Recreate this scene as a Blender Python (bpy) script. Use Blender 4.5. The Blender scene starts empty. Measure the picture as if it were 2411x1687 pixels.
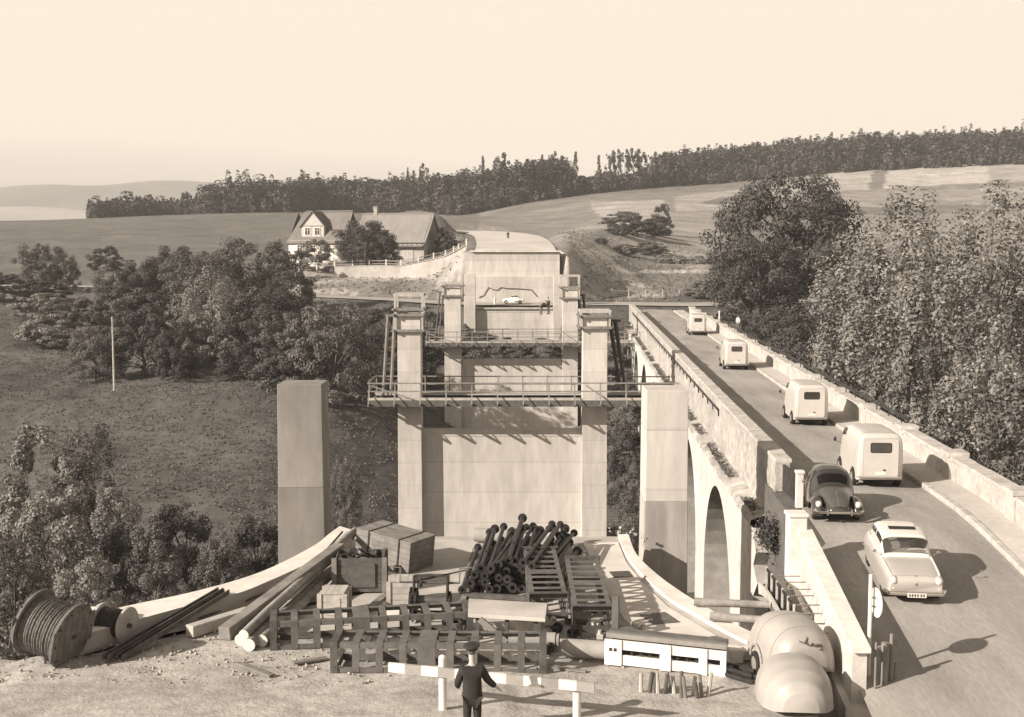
import bpy, bmesh, math, random
import numpy as np
from mathutils import Vector, Matrix, Euler
random.seed(7); RNG = np.random.default_rng(11)
SC = bpy.context.scene
COL = SC.collection
# ------------------------------------------------------------------ camera
CAM_Z = 8.5
TILT = math.radians(5.23)
FPX = 2900.0
cam_data = bpy.data.cameras.new('camera')
cam = bpy.data.objects.new('camera', cam_data); COL.objects.link(cam)
cam_data.sensor_width = 36.0
cam_data.lens = FPX/2411*36.0
cam_data.clip_start = 0.5; cam_data.clip_end = 20000
cam.location = (0, 0, CAM_Z)
cam.rotation_euler = (math.pi/2 - TILT, 0, 0)
SC.camera = cam
# ------------------------------------------------------------------ light
SUN_AZ = math.radians(60)      # from the camera's back, towards the left
SUN_EL = math.radians(26)
to_sun = Vector((-math.sin(SUN_AZ)*math.cos(SUN_EL), -math.cos(SUN_AZ)*math.cos(SUN_EL), math.sin(SUN_EL)))
sl = bpy.data.lights.new('sun', 'SUN'); sl.energy = 5.0; sl.angle = math.radians(0.55); sl.color = (1.0, 0.905, 0.80)
so = bpy.data.objects.new('sun', sl); COL.objects.link(so)
so.rotation_euler = (-to_sun).to_track_quat('-Z', 'Y').to_euler()
W = bpy.data.worlds.new('World'); SC.world = W; W.use_nodes = True
wt = W.node_tree; wt.nodes.clear()
w_out = wt.nodes.new('ShaderNodeOutputWorld'); w_bg = wt.nodes.new('ShaderNodeBackground')
w_sky = wt.nodes.new('ShaderNodeTexSky'); w_sky.sky_type = 'NISHITA'; w_sky.sun_disc = False
w_sky.sun_elevation = SUN_EL; w_sky.sun_rotation = math.pi + SUN_AZ
w_sky.altitude = 300; w_sky.air_density = 1.0; w_sky.dust_density = 4.0; w_sky.ozone_density = 1.0
w_bw = wt.nodes.new('ShaderNodeRGBToBW')
w_tint = wt.nodes.new('ShaderNodeMix'); w_tint.data_type = 'RGBA'; w_tint.blend_type = 'MULTIPLY'; w_tint.inputs[0].default_value = 1
w_tint.inputs[7].default_value = (1.0, 0.862, 0.722, 1)
w_min = wt.nodes.new('ShaderNodeMath'); w_min.operation = 'MINIMUM'; w_min.inputs[1].default_value = 2.6
w_pow = wt.nodes.new('ShaderNodeMath'); w_pow.operation = 'POWER'; w_pow.inputs[1].default_value = 2.5
w_mul = wt.nodes.new('ShaderNodeMath'); w_mul.operation = 'MULTIPLY'; w_mul.inputs[1].default_value = 0.325
wt.links.new(w_sky.outputs[0], w_bw.inputs[0]); wt.links.new(w_bw.outputs[0], w_min.inputs[0]); wt.links.new(w_min.outputs[0], w_pow.inputs[0])
wt.links.new(w_pow.outputs[0], w_mul.inputs[0]); wt.links.new(w_mul.outputs[0], w_tint.inputs[6])
wt.links.new(w_tint.outputs[2], w_bg.inputs[0]); wt.links.new(w_bg.outputs[0], w_out.inputs[0])
w_bg.inputs[1].default_value = 0.15
SC.view_settings.view_transform = 'Standard'; SC.view_settings.look = 'None'
SC.view_settings.exposure = 0.92; SC.view_settings.gamma = 1.0; SC.view_settings.use_curve_mapping = False
SC.cycles.volume_bounces = 0; SC.cycles.max_bounces = 6; SC.cycles.transparent_max_bounces = 8
SC.cycles.use_denoising = True
# ------------------------------------------------------------------ site survey: photo sightlines to places
_ct, _st = math.cos(TILT), math.sin(TILT)
def ray(px, py):
    u = (px - 1205.5)/FPX; v = (843.5 - py)/FPX
    return Vector((u, _ct + v*_st, -_st + v*_ct))
def G(px, py, z=-1.25):
    r = ray(px, py); t = (z - CAM_Z)/r.z
    return Vector((r.x*t, r.y*t, z))
def D(px, py, y):
    r = ray(px, py); t = y/r.y
    return Vector((r.x*t, y, CAM_Z + r.z*t))
# ------------------------------------------------------------------ materials (warm grey print tones)
def sep(v): return (v, v*0.94, v*0.87, 1)
def M(name, v, rough=0.85, var=0.18, scale=3.0, bump=0.0, bscale=30.0, detail=6, big=0.0, bigscale=0.3, metal=0.0, spec=0.3,
      stretch=None, island=0.0, trans=0.0, bands=None, coat=0.0):
    m = bpy.data.materials.new(name); m.use_nodes = True
    nt = m.node_tree; N = nt.nodes; L = nt.links
    b = N['Principled BSDF']
    b.inputs['Roughness'].default_value = rough; b.inputs['Metallic'].default_value = metal
    b.inputs['Specular IOR Level'].default_value = spec
    if coat: b.inputs['Coat Weight'].default_value = coat
    tc = N.new('ShaderNodeTexCoord'); oi = N.new('ShaderNodeObjectInfo')
    add = N.new('ShaderNodeVectorMath'); add.operation = 'MULTIPLY_ADD'
    add.inputs[1].default_value = stretch or (1, 1, 1)
    mul = N.new('ShaderNodeMath'); mul.operation = 'MULTIPLY'; mul.inputs[1].default_value = 57.0
    L.new(oi.outputs['Random'], mul.inputs[0]); L.new(tc.outputs['Object'], add.inputs[0]); L.new(mul.outputs[0], add.inputs[2])
    V = add.outputs[0]
    def noise(sc, det=detail, r=0.6):
        n = N.new('ShaderNodeTexNoise'); n.inputs['Scale'].default_value = sc; n.inputs['Detail'].default_value = det
        n.inputs['Roughness'].default_value = r; L.new(V, n.inputs['Vector']); return n.outputs['Fac']
    def mr(src, a, b_, lo, hi):
        n = N.new('ShaderNodeMapRange'); n.inputs[1].default_value = a; n.inputs[2].default_value = b_
        n.inputs[3].default_value = lo; n.inputs[4].default_value = hi; L.new(src, n.inputs[0]); return n.outputs[0]
    def mm(x, y, op='MULTIPLY'):
        n = N.new('ShaderNodeMath'); n.operation = op
        for i, s in enumerate((x, y)):
            if isinstance(s, (int, float)): n.inputs[i].default_value = s
            else: L.new(s, n.inputs[i])
        return n.outputs[0]
    f = mr(noise(scale), 0.3, 0.7, 1 - var, 1 + var)
    if big: f = mm(f, mr(noise(bigscale, 4), 0.35, 0.65, 1 - big, 1 + big*0.6))
    if island:
        g = N.new('ShaderNodeNewGeometry'); f = mm(f, mr(g.outputs['Random Per Island'], 0, 1, 1 - island, 1 + island))
    if bands:   # (axis, spacing, strength): faint joints left by the formwork boards
        sx = N.new('ShaderNodeSeparateXYZ'); L.new(tc.outputs['Object'], sx.inputs[0])
        k = mm(sx.outputs[bands[0]], 1.0/bands[1]); k = mm(k, 1.0, 'PINGPONG') if False else k
        fr = N.new('ShaderNodeMath'); fr.operation = 'FRACT'; L.new(k, fr.inputs[0])
        e = mr(fr.outputs[0], 0.0, 0.05, 1 - bands[2], 1.0)
        fl = N.new('ShaderNodeMath'); fl.operation = 'FLOOR'; L.new(k, fl.inputs[0])
        wn = N.new('ShaderNodeTexWhiteNoise'); wn.noise_dimensions = '1D'; L.new(fl.outputs[0], wn.inputs['W'])
        f = mm(mm(f, e), mr(wn.outputs[0], 0, 1, 1 - bands[2]*0.45, 1 + bands[2]*0.3))
    cm = N.new('ShaderNodeVectorMath'); cm.operation = 'SCALE'; cm.inputs[0].default_value = sep(v)[:3]
    L.new(f, cm.inputs['Scale']); L.new(cm.outputs[0], b.inputs['Base Color'])
    if bump:
        bp = N.new('ShaderNodeBump'); bp.inputs['Strength'].default_value = bump; bp.inputs['Distance'].default_value = 0.05
        L.new(noise(bscale, 5), bp.inputs['Height']); L.new(bp.outputs[0], b.inputs['Normal'])
    if trans:
        t = N.new('ShaderNodeBsdfTranslucent'); L.new(cm.outputs[0], t.inputs[0])
        mx = N.new('ShaderNodeMixShader'); mx.inputs[0].default_value = trans
        L.new(b.outputs[0], mx.inputs[1]); L.new(t.outputs[0], mx.inputs[2])
        L.new(mx.outputs[0], N['Material Output'].inputs['Surface'])
    return m
def glass_mat(name, v=0.02, rough=0.06):
    m = M(name, v, rough=rough, var=0.1, spec=0.8); return m
MAT = {}
MAT['concrete'] = M('pale_concrete', 0.50, 0.9, 0.12, 2.2, 0.2, 25, big=0.14, bigscale=0.35, bands=(2, 1.55, 0.22), stretch=(1.5, 1.5, .3))
MAT['concrete_b'] = M('fresh_concrete', 0.51, 0.9, 0.12, 1.8, 0.2, 25, big=0.13, bigscale=0.35, bands=(2, 2.1, 0.22), stretch=(1.5, 1.5, .3))
MAT['concrete_stain'] = M('stained_concrete', 0.43, 0.9, 0.16, 1.2, 0.2, 25, big=0.34, bigscale=0.4, stretch=(1.5, 1.5, .3))
MAT['concrete_grey'] = M('grey_concrete', 0.225, 0.9, 0.12, 1.6, 0.15, 25, big=0.18, bigscale=0.5, stretch=(1.3, 1.3, .5))
MAT['concrete_dark'] = M('damp_concrete', 0.195, 0.85, 0.14, 1.3, 0.15, 25, big=0.22, bigscale=0.5, stretch=(1.4, 1.4, .4))
MAT['slab'] = M('site_concrete', 0.44, 0.9, 0.14, 1.2, 0.2, 18, big=0.22, bigscale=0.35)
MAT['slab_pale'] = M('pale_slab', 0.62, 0.9, 0.10, 1.5, 0.15, 20, big=0.12, bigscale=0.5)
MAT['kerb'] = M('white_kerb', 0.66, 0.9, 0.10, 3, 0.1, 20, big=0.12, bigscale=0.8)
MAT['kerb_face_shade'] = M('kerb_side_shade', 0.40, 0.9, 0.12, 2, 0.15, 20, big=0.1, stretch=(.3, .3, 3))  # inner kerb face darker than its top: side shade put into the colour
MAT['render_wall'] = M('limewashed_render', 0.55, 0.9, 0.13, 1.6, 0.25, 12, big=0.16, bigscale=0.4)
MAT['stone'] = M('rubble_masonry', 0.38, 0.92, 0.30, 2.6, 0.8, 7, big=0.2, bigscale=0.35)
MAT['stone_light'] = M('coping_stone', 0.44, 0.92, 0.16, 4, 0.3, 18, big=0.15, bigscale=1.0)
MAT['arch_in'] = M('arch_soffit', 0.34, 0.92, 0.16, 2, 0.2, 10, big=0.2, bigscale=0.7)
MAT['asphalt'] = M('worn_asphalt', 0.32, 0.85, 0.14, 9, 0.2, 50, big=0.22, bigscale=0.35, stretch=(1.6, .35, 1))
MAT['asphalt_far'] = M('pale_road', 0.34, 0.9, 0.12, 3, 0.1, 20, big=0.12, bigscale=0.1)
MAT['pavement'] = M('pavement', 0.46, 0.9, 0.10, 5, 0.15, 30, big=0.12, bigscale=0.5)
MAT['wood'] = M('weathered_wood', 0.20, 0.85, 0.25, 3, 0.25, 20, stretch=(1, 1, 1), big=0.15, bigscale=1)
MAT['scaffold'] = M('scaffold_wood', 0.21, 0.85, 0.25, 3, 0.2, 20)
MAT['reel_wood'] = M('oiled_reel_wood', 0.15, 0.85, 0.3, 3, 0.25, 20, big=0.25, bigscale=1)
MAT['wood_pale'] = M('pale_boards', 0.40, 0.85, 0.18, 3, 0.2, 20, big=0.12, bigscale=1)
MAT['wood_dark'] = M('dark_timber', 0.10, 0.85, 0.3, 4, 0.25, 20)
MAT['log'] = M('barked_log', 0.29, 0.9, 0.25, 5, 0.3, 14, big=0.2, bigscale=1.2)
MAT['logend'] = M('sawn_end', 0.60, 0.85, 0.12, 8, 0.1, 30)
MAT['iron'] = M('black_iron', 0.035, 0.5, 0.35, 6, 0.15, 40, metal=0.3, spec=0.5)
MAT['steel'] = M('rusty_steel', 0.10, 0.6, 0.35, 5, 0.2, 30, metal=0.3, spec=0.5, big=0.25, bigscale=1.5)
MAT['steel_mid'] = M('primed_steel', 0.115, 0.6, 0.22, 4, 0.12, 30, spec=0.5, big=0.2, bigscale=1.5)
MAT['steel_bright'] = M('bright_steel', 0.50, 0.5, 0.25, 6, 0.1, 40, spec=0.5)  # bright tone for alternate railing bars and some fittings
MAT['rope'] = M('steel_cable', 0.11, 0.6, 0.5, 12, 0.3, 30, metal=0.2)
MAT['pipe'] = M('cement_pipe', 0.29, 0.9, 0.12, 4, 0.1, 30, big=0.12)
MAT['white'] = M('white_paint', 0.66, 0.6, 0.12, 4, big=0.12, bigscale=1.5)
MAT['shade_stone'] = M('shade_dark_stone', 0.12, 0.95, 0.3, 3, 0.5, 9)  # dark tone stands in for the shade of the recess behind the gate
MAT['grey_paint'] = M('grey_paint', 0.24, 0.6, 0.12, 5)
MAT['red_paint'] = M('mid_paint', 0.30, 0.6, 0.1, 5)
MAT['van'] = M('van_enamel', 0.50, 0.38, 0.07, 1.5, spec=0.5, coat=0.3)
MAT['tank'] = M('dull_grey_enamel', 0.34, 0.45, 0.10, 2.0, spec=0.4, big=0.08)
MAT['garden_wall'] = M('old_garden_plaster', 0.36, 0.9, 0.15, 2, 0.2, 15, big=0.2)
MAT['van_roof'] = M('van_roof_enamel', 0.42, 0.4, 0.04, 1.5, spec=0.5)
MAT['bug'] = M('dark_enamel', 0.040, 0.25, 0.05, 1.5, spec=0.5, coat=0.6)
MAT['bug_top_sheen'] = M('enamel_sky_sheen', 0.085, 0.25, 0.05, 1.5, spec=0.5, coat=0.6)  # roof and bonnet paler: sky reflection put into the enamel colour
MAT['sedan'] = M('pale_car_enamel', 0.42, 0.28, 0.03, 1.5, spec=0.5, coat=0.5)
MAT['sedan_top'] = M('cream_roof_enamel', 0.62, 0.3, 0.03, 1.5, spec=0.5, coat=0.5)
MAT['cream'] = M('cream_enamel', 0.78, 0.3, 0.03, 1.5, spec=0.5, coat=0.4)
MAT['chrome'] = M('chrome', 0.62, 0.18, 0.08, 3, metal=0.95)
MAT['glass'] = M('car_glass', 0.03, 0.08, 0.1, 2, spec=0.9)
MAT['glass_grey'] = M('car_glass_lit', 0.12, 0.15, 0.3, 3, spec=0.8)
MAT['screen'] = M('windscreen_glass', 0.03, 0.05, 0.1, 2, spec=0.9)
_nt = MAT['screen'].node_tree; _tb = _nt.nodes.new('ShaderNodeBsdfTransparent'); _mx = _nt.nodes.new('ShaderNodeMixShader'); _mx.inputs[0].default_value = 0.72
_nt.links.new(_nt.nodes['Principled BSDF'].outputs[0], _mx.inputs[1]); _nt.links.new(_tb.outputs[0], _mx.inputs[2]); _nt.links.new(_mx.outputs[0], _nt.nodes['Material Output'].inputs['Surface'])
MAT['weed_pale'] = M('bleached_weeds', 0.20, 0.9, 0.25, 2, island=0.28, trans=0.2, spec=0.1)
MAT['tyre'] = M('tyre_rubber', 0.022, 0.8, 0.2, 6)
MAT['hub'] = M('hubcap', 0.45, 0.35, 0.1, 4, metal=0.5)
MAT['lens'] = M('lamp_lens', 0.60, 0.12, 0.15, 9, spec=0.8)
MAT['cloth_dark'] = M('dark_uniform', 0.030, 0.9, 0.2, 14, 0.2, 60)
MAT['cloth_mid'] = M('grey_cloth', 0.15, 0.9, 0.2, 10, 0.2, 60)
MAT['cloth_pale'] = M('pale_cloth', 0.5, 0.9, 0.1, 10, 0.2, 60)
MAT['skin'] = M('skin', 0.40, 0.6, 0.05, 8)
MAT['leather'] = M('patent_leather', 0.02, 0.3, 0.1, 8)
MAT['plaster'] = M('house_plaster', 0.66, 0.9, 0.06, 1.5, 0.1, 20, big=0.08)
MAT['plaster_grey'] = M('barn_plaster', 0.33, 0.9, 0.10, 1.5, 0.15, 15, big=0.15)
MAT['gable'] = M('slate_hung_gable', 0.19, 0.9, 0.14, 6, 0.3, 12, big=0.1)
MAT['roof'] = M('old_roof_tiles', 0.17, 0.9, 0.16, 4, 0.5, 9, big=0.16, bigscale=0.4, stretch=(2, 1, 1))
MAT['roof_b'] = M('barn_roof_tiles', 0.22, 0.9, 0.10, 5, 0.5, 9, big=0.1, bigscale=0.4, stretch=(3, 1, 1))
MAT['soil'] = M('gravel_soil', 0.38, 0.95, 0.26, 2.2, 0.7, 9, big=0.16, bigscale=0.4)
MAT['rock'] = M('broken_stone', 0.31, 0.95, 0.25, 4, 0.4, 10, island=0.2)
MAT['leaf'] = M('leaf_mid', 0.135, 0.75, 0.2, 1.5, island=0.40, trans=0.25, spec=0.3)
MAT['leaf_light'] = M('leaf_pale', 0.21, 0.65, 0.2, 1.5, island=0.38, trans=0.25, spec=0.45)
MAT['leaf_dark'] = M('leaf_dark', 0.075, 0.75, 0.2, 1.2, island=0.40, trans=0.2, spec=0.3)
MAT['leaf_forest'] = M('forest_leaf', 0.075, 0.85, 0.2, 0.2, island=0.45, trans=0.15, spec=0.2)
MAT['bark'] = M('bark', 0.09, 0.95, 0.3, 5, 0.4, 14)
MAT['bark_pale'] = M('birch_bark', 0.42, 0.9, 0.3, 5, 0.2, 14)
MAT['weed'] = M('dry_weeds', 0.135, 0.9, 0.25, 2, island=0.28, trans=0.2, spec=0.1)
# ------------------------------------------------------------------ mesh helpers
class MB:
    def __init__(s): s.v = []; s.f = []; s.mi = []; s.cur = 0
    def add(s, vs, fs):
        o = len(s.v); s.v += [tuple(x) for x in vs]
        s.f += [tuple(i + o for i in q) for q in fs]; s.mi += [s.cur]*len(fs); return s
    def box(s, c, d, rot=None, bev=0.0):
        hx, hy, hz = d[0]/2, d[1]/2, d[2]/2
        P = [Vector((x, y, z)) for z in (-hz, hz) for y in (-hy, hy) for x in (-hx, hx)]
        if rot is not None:
            R = rot if isinstance(rot, Matrix) else Euler(rot).to_matrix(); P = [R @ p for p in P]
        c = Vector(c)
        return s.add([p + c for p in P], [(0, 2, 3, 1), (4, 5, 7, 6), (0, 1, 5, 4), (2, 6, 7, 3), (0, 4, 6, 2), (1, 3, 7, 5)])
    def beam(s, a, b, w, h, up=(0, 0, 1)):
        a, b = Vector(a), Vector(b); d = (b - a); l = d.length; d.normalize()
        u = Vector(up)
        if abs(d.dot(u)) > 0.98: u = Vector((0, 1, 0))
        x = d.cross(u).normalized(); z = x.cross(d).normalized()
        R = Matrix((x, d, z)).transposed()
        return s.box((a + b)/2, (w, l, h), R)
    def tube(s, a, b, r, n=10, r2=None, cap=True):
        a, b = Vector(a), Vector(b); d = (b - a).normalized(); u = Vector((0, 0, 1))
        if abs(d.dot(u)) > 0.98: u = Vector((1, 0, 0))
        x = d.cross(u).normalized(); z = x.cross(d); r2 = r if r2 is None else r2
        vs = [a + (x*math.cos(2*math.pi*i/n) + z*math.sin(2*math.pi*i/n))*r for i in range(n)]
        vs += [b + (x*math.cos(2*math.pi*i/n) + z*math.sin(2*math.pi*i/n))*r2 for i in range(n)]
        fs = [(i, (i + 1) % n, n + (i + 1) % n, n + i) for i in range(n)]
        if cap: fs += [tuple(range(n - 1, -1, -1)), tuple(range(n, 2*n))]
        return s.add(vs, fs)
    def hollow(s, a, b, ro, ri, n=16):
        a, b = Vector(a), Vector(b); d = (b - a).normalized(); u = Vector((0, 0, 1))
        if abs(d.dot(u)) > 0.98: u = Vector((1, 0, 0))
        x = d.cross(u).normalized(); z = x.cross(d); vs = []
        for p, r in ((a, ro), (b, ro), (b, ri), (a, ri)):
            vs += [p + (x*math.cos(2*math.pi*i/n) + z*math.sin(2*math.pi*i/n))*r for i in range(n)]
        fs = []
        for k in range(4):
            k2 = (k + 1) % 4
            fs += [(k*n + i, k*n + (i + 1) % n, k2*n + (i + 1) % n, k2*n + i) for i in range(n)]
        return s.add(vs, fs)
    def path(s, pts, r, n=6):
        for a, b in zip(pts[:-1], pts[1:]): s.tube(a, b, r, n)
        return s
    def ell(s, c, r, nu=14, nv=9, rot=None):
        vs = []; c = Vector(c); R = Euler(rot).to_matrix() if rot is not None else None
        for j in range(nv + 1):
            th = math.pi*j/nv
            for i in range(nu):
                ph = 2*math.pi*i/nu
                p = Vector((r[0]*math.sin(th)*math.cos(ph), r[1]*math.sin(th)*math.sin(ph), r[2]*math.cos(th)))
                vs.append(c + (R @ p if R else p))
        fs = [(j*nu + i, (j + 1)*nu + i, (j + 1)*nu + (i + 1) % nu, j*nu + (i + 1) % nu) for j in range(nv) for i in range(nu)]
        return s.add(vs, fs)
    def prism(s, poly, z0, z1):
        n = len(poly)
        vs = [(p[0], p[1], z0) for p in poly] + [(p[0], p[1], z1) for p in poly]
        fs = [(i, (i + 1) % n, n + (i + 1) % n, n + i) for i in range(n)] + [tuple(range(n - 1, -1, -1)), tuple(range(n, 2*n))]
        return s.add(vs, fs)
    def grid(s, P):      # P[i][j] points
        n, m = len(P), len(P[0]); vs = [p for r in P for p in r]
        return s.add(vs, [(i*m + j, i*m + j + 1, (i + 1)*m + j + 1, (i + 1)*m + j) for i in range(n - 1) for j in range(m - 1)])
    def loft(s, rings, cap=True):
        n = len(rings[0]); vs = [p for r in rings for p in r]
        fs = [(k*n + i, k*n + (i + 1) % n, (k + 1)*n + (i + 1) % n, (k + 1)*n + i) for k in range(len(rings) - 1) for i in range(n)]
        if cap: fs += [tuple(range(n - 1, -1, -1)), tuple(range((len(rings) - 1)*n, len(rings)*n))]
        return s.add(vs, fs)
    def build(s, name, mat, parent=None, smooth=False, bevel=0.0, loc=None, rotz=0.0):
        me = bpy.data.meshes.new(name); me.from_pydata(s.v, [], s.f); me.validate(clean_customdata=False)
        mats = mat if isinstance(mat, (list, tuple)) else [mat]
        for m in mats: me.materials.append(MAT[m] if isinstance(m, str) else m)
        if len(mats) > 1 and len(me.polygons) == len(s.mi): me.polygons.foreach_set('material_index', s.mi)
        bm = bmesh.new(); bm.from_mesh(me); bmesh.ops.recalc_face_normals(bm, faces=bm.faces)
        bm.to_mesh(me); bm.free()
        if smooth:
            me.shade_smooth()
            try: me.set_sharp_from_angle(angle=math.radians(smooth if smooth > 1 else 40))
            except Exception: pass
        o = bpy.data.objects.new(name, me); COL.objects.link(o)
        if parent is not None: o.parent = parent
        if loc is not None: o.location = loc
        if rotz: o.rotation_euler = (0, 0, rotz)
        if bevel:
            b = o.modifiers.new('bevel', 'BEVEL'); b.width = bevel; b.segments = 2; b.limit_method = 'ANGLE'
        return o
def np_mesh(name, V, F, mat):
    me = bpy.data.meshes.new(name); k = F.shape[1]
    me.vertices.add(len(V)); me.vertices.foreach_set('co', np.ascontiguousarray(V, dtype=np.float32).ravel())
    me.loops.add(F.size); me.loops.foreach_set('vertex_index', np.ascontiguousarray(F, dtype=np.int32).ravel())
    me.polygons.add(len(F)); me.polygons.foreach_set('loop_start', np.arange(0, F.size, k, dtype=np.int32))
    me.update(calc_edges=True)
    me.materials.append(MAT[mat] if isinstance(mat, str) else mat)
    return me
def link(name, me, parent=None):
    o = bpy.data.objects.new(name, me); COL.objects.link(o)
    if parent is not None: o.parent = parent
    return o
def thing(name, label, cat, loc=(0, 0, 0), rotz=0.0, group=None, rot=None):
    o = bpy.data.objects.new(name, None); COL.objects.link(o); o.empty_display_size = 0.2
    o.location = loc; o.rotation_euler = rot if rot is not None else (0, 0, rotz)
    o['label'] = label; o['category'] = cat
    if group: o['group'] = group
    return o
def tag(o, label, cat, group=None):
    o['label'] = label; o['category'] = cat
    if group: o['group'] = group
    return o
def struct(o, label=None):
    o['kind'] = 'structure'
    if label: o['label'] = label
    return o
def stuff(o, label, cat):
    o['kind'] = 'stuff'; o['label'] = label; o['category'] = cat; return o
def dup(root, loc=None, rot=None, label=None, scale=None):
    r = root.copy(); COL.objects.link(r)
    if loc is not None: r.location = loc
    if rot is not None: r.rotation_euler = rot
    if scale is not None: r.scale = scale
    if label: r['label'] = label
    for ch in list(root.children):
        c = ch.copy(); COL.objects.link(c); c.parent = r
        for g in list(ch.children):
            d = g.copy(); COL.objects.link(d); d.parent = c
    return r
# ================================================================== TERRAIN
k = CAM_Z/7.2
SITE_Z = -1.25*k            # level of the building yard
cp = []
def c3(X, Y, Z): cp.append((X*k, Y*k, Z*k))
def cd(px, py, Y): p = D(px, py, Y*k); cp.append((p.x, p.y, p.z))
for X in (-40, -20, 0, 20, 40): c3(X, -30, -1.3); c3(X, 0, -1.3)
for X in (-30, -13, -6, 0, 5, 9, 16, 30): c3(X, 18, -1.85)
for X, Z in ((-30, -4.5), (-13, -2.4), (-8, -1.9), (-5, -1.9), (0, -1.9), (3, -1.9), (5.4, -2.0), (9, -1.6), (18, -2.5), (30, -4)): c3(X, 26, Z)
for X, Z in ((-30, -6.5), (-14, -5.0), (-8, -4.5), (-5, -4.2), (0, -3.6), (3, -4.2), (5, -4.6), (9, -4.2), (18, -5.), (30, -6)): c3(X, 34, Z)
for X, Z in ((-45, -8.5), (-20, -8.8), (-5, -8.6), (5, -8.8), (12, -8.6), (30, -8.5)): c3(X, 46, Z)
for X, Z in ((-50, -9.0), (-25, -10.4), (-6, -10.8), (5, -10.8), (12, -10.8), (35, -9.5)): c3(X, 60, Z)
for X, Z in ((-60, -6.4), (-25, -8.4), (-12, -9.6), (0, -11.2), (6, -11.2), (12, -10.6), (35, -8.6)): c3(X, 75, Z)
for X, Z in ((-70, -4.2), (-30, -6.3), (-12, -7.8), (-4, -10.8), (4, -11.0), (14, -9.0), (40, -6.5)): c3(X, 91, Z)
for X, Z in ((-80, -2.6), (-36, -4.3), (-13, -5.6), (-4, -9.6), (5, -9.8), (14, -7.0), (24, -6.0), (45, -5.0)): c3(X, 111, Z)
for X, Z in ((-90, -1.0), (-50, -1.8), (-20, -2.6), (0, -3.6), (10, -2.6), (22, -3.0), (50, -3.0)): c3(X, 131, Z)
for X, Z in ((-60, 0.0), (-25, -0.2), (0, -0.6), (12, -0.3), (30, -0.6), (60, -1)): c3(X, 143, Z)
for px, py, Y in ((-200, 676, 185), (100, 672, 182), (400, 680, 178), (690, 694, 168), (900, 703, 160), (1100, 714, 152.5), (1450, 713, 150), (1600, 715, 150), (1750, 713, 152), (2000, 705, 160), (2400, 690, 175)): cd(px, py, Y)
# bank below the farm, farm yard, hill behind
for px, py, Y in ((690, 655, 180), (850, 655, 180), (1000, 645, 178), (690, 628, 190), (850, 630, 190), (1000, 612, 188), (700, 614, 215), (850, 606, 215), (1010, 590, 210), (1060, 625, 172), (1085, 600, 180)): cd(px, py, Y)
for px, py, Y in ((-200, 640, 205), (100, 640, 205), (300, 632, 210), (500, 625, 212), (-200, 580, 270), (100, 575, 275), (300, 568, 280), (550, 560, 290), (-200, 522, 385), (100, 518, 390), (300, 512, 390), (550, 508, 385), (680, 505, 380), (850, 512, 340), (850, 560, 270)): cd(px, py, Y)
for px, py, Y in ((-300, 560, 560), (100, 550, 560), (400, 520, 560), (-300, 640, 1100), (200, 620, 1100)): cd(px, py, Y)
# cutting of the new road
for px, py, Y in ((1130, 590, 162), (1214, 590, 162), (1300, 590, 162), (1140, 570, 190), (1250, 566, 195), (1150, 553, 225), (1240, 552, 228), (1120, 546, 255), (1060, 545, 232), (1000, 502, 245), (930, 504, 262), (1030, 515, 240), (1095, 556, 215), (1345, 583, 176), (1380, 560, 205), (1320, 548, 240), (1430, 530, 235), (1250, 528, 320), (1100, 514, 380), (1300, 508, 370)): cd(px, py, Y)
# embankment right of the abutment and fields to the right
for px, py, Y in ((1440, 660, 172), (1400, 690, 158), (1380, 640, 165), (1500, 640, 188), (1480, 600, 210), (1640, 650, 185), (1640, 610, 212), (1600, 555, 275), (1560, 470, 400), (1500, 495, 350), (1800, 520, 330), (1800, 600, 225), (1900, 660, 190), (2100, 640, 205), (2100, 560, 290), (2300, 640, 205), (2300, 540, 300), (2300, 480, 400), (2050, 480, 400), (2500, 600, 240), (2500, 470, 400)): cd(px, py, Y)
for px, py, Y in ((1250, 475, 450), (1100, 505, 440), (1400, 452, 480), (1650, 432, 510), (1900, 408, 520), (2100, 396, 520), (2300, 386, 520), (2600, 372, 520), (900, 500, 480), (700, 498, 500), (1100, 470, 560), (1400, 425, 620), (1900, 384, 640), (2400, 362, 640), (700, 500, 620), (1200, 440, 900), (2000, 420, 900), (2600, 400, 900), (600, 560, 900), (1300, 520, 1400), (2400, 500, 1400)): cd(px, py, Y)
CP = np.array(cp)
def warp(X, Y): return np.stack([3.0*X/(np.maximum(Y, -30*k) + 45), np.log(np.maximum(Y, -30*k) + 45)*1.15], -1)
_A = warp(CP[:, 0], CP[:, 1])
def _ker(d2): return np.where(d2 > 1e-12, d2*np.log(d2 + 1e-12), 0.0)
def _tps():
    n = len(CP); d2 = ((_A[:, None] - _A[None])**2).sum(-1)
    K = _ker(d2) + np.eye(n)*2e-4; P = np.c_[np.ones(n), _A]
    Mx = np.block([[K, P], [P.T, np.zeros((3, 3))]])
    return np.linalg.solve(Mx, np.r_[CP[:, 2], 0, 0, 0])
_Wt = _tps()
def hz(X, Y):
    X = np.atleast_1d(np.asarray(X, float)); Y = np.atleast_1d(np.asarray(Y, float))
    q = warp(X, Y); d2 = ((q[:, None] - _A[None])**2).sum(-1); n = len(CP)
    return _ker(d2) @ _Wt[:n] + _Wt[n] + q @ _Wt[n + 1:]
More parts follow.
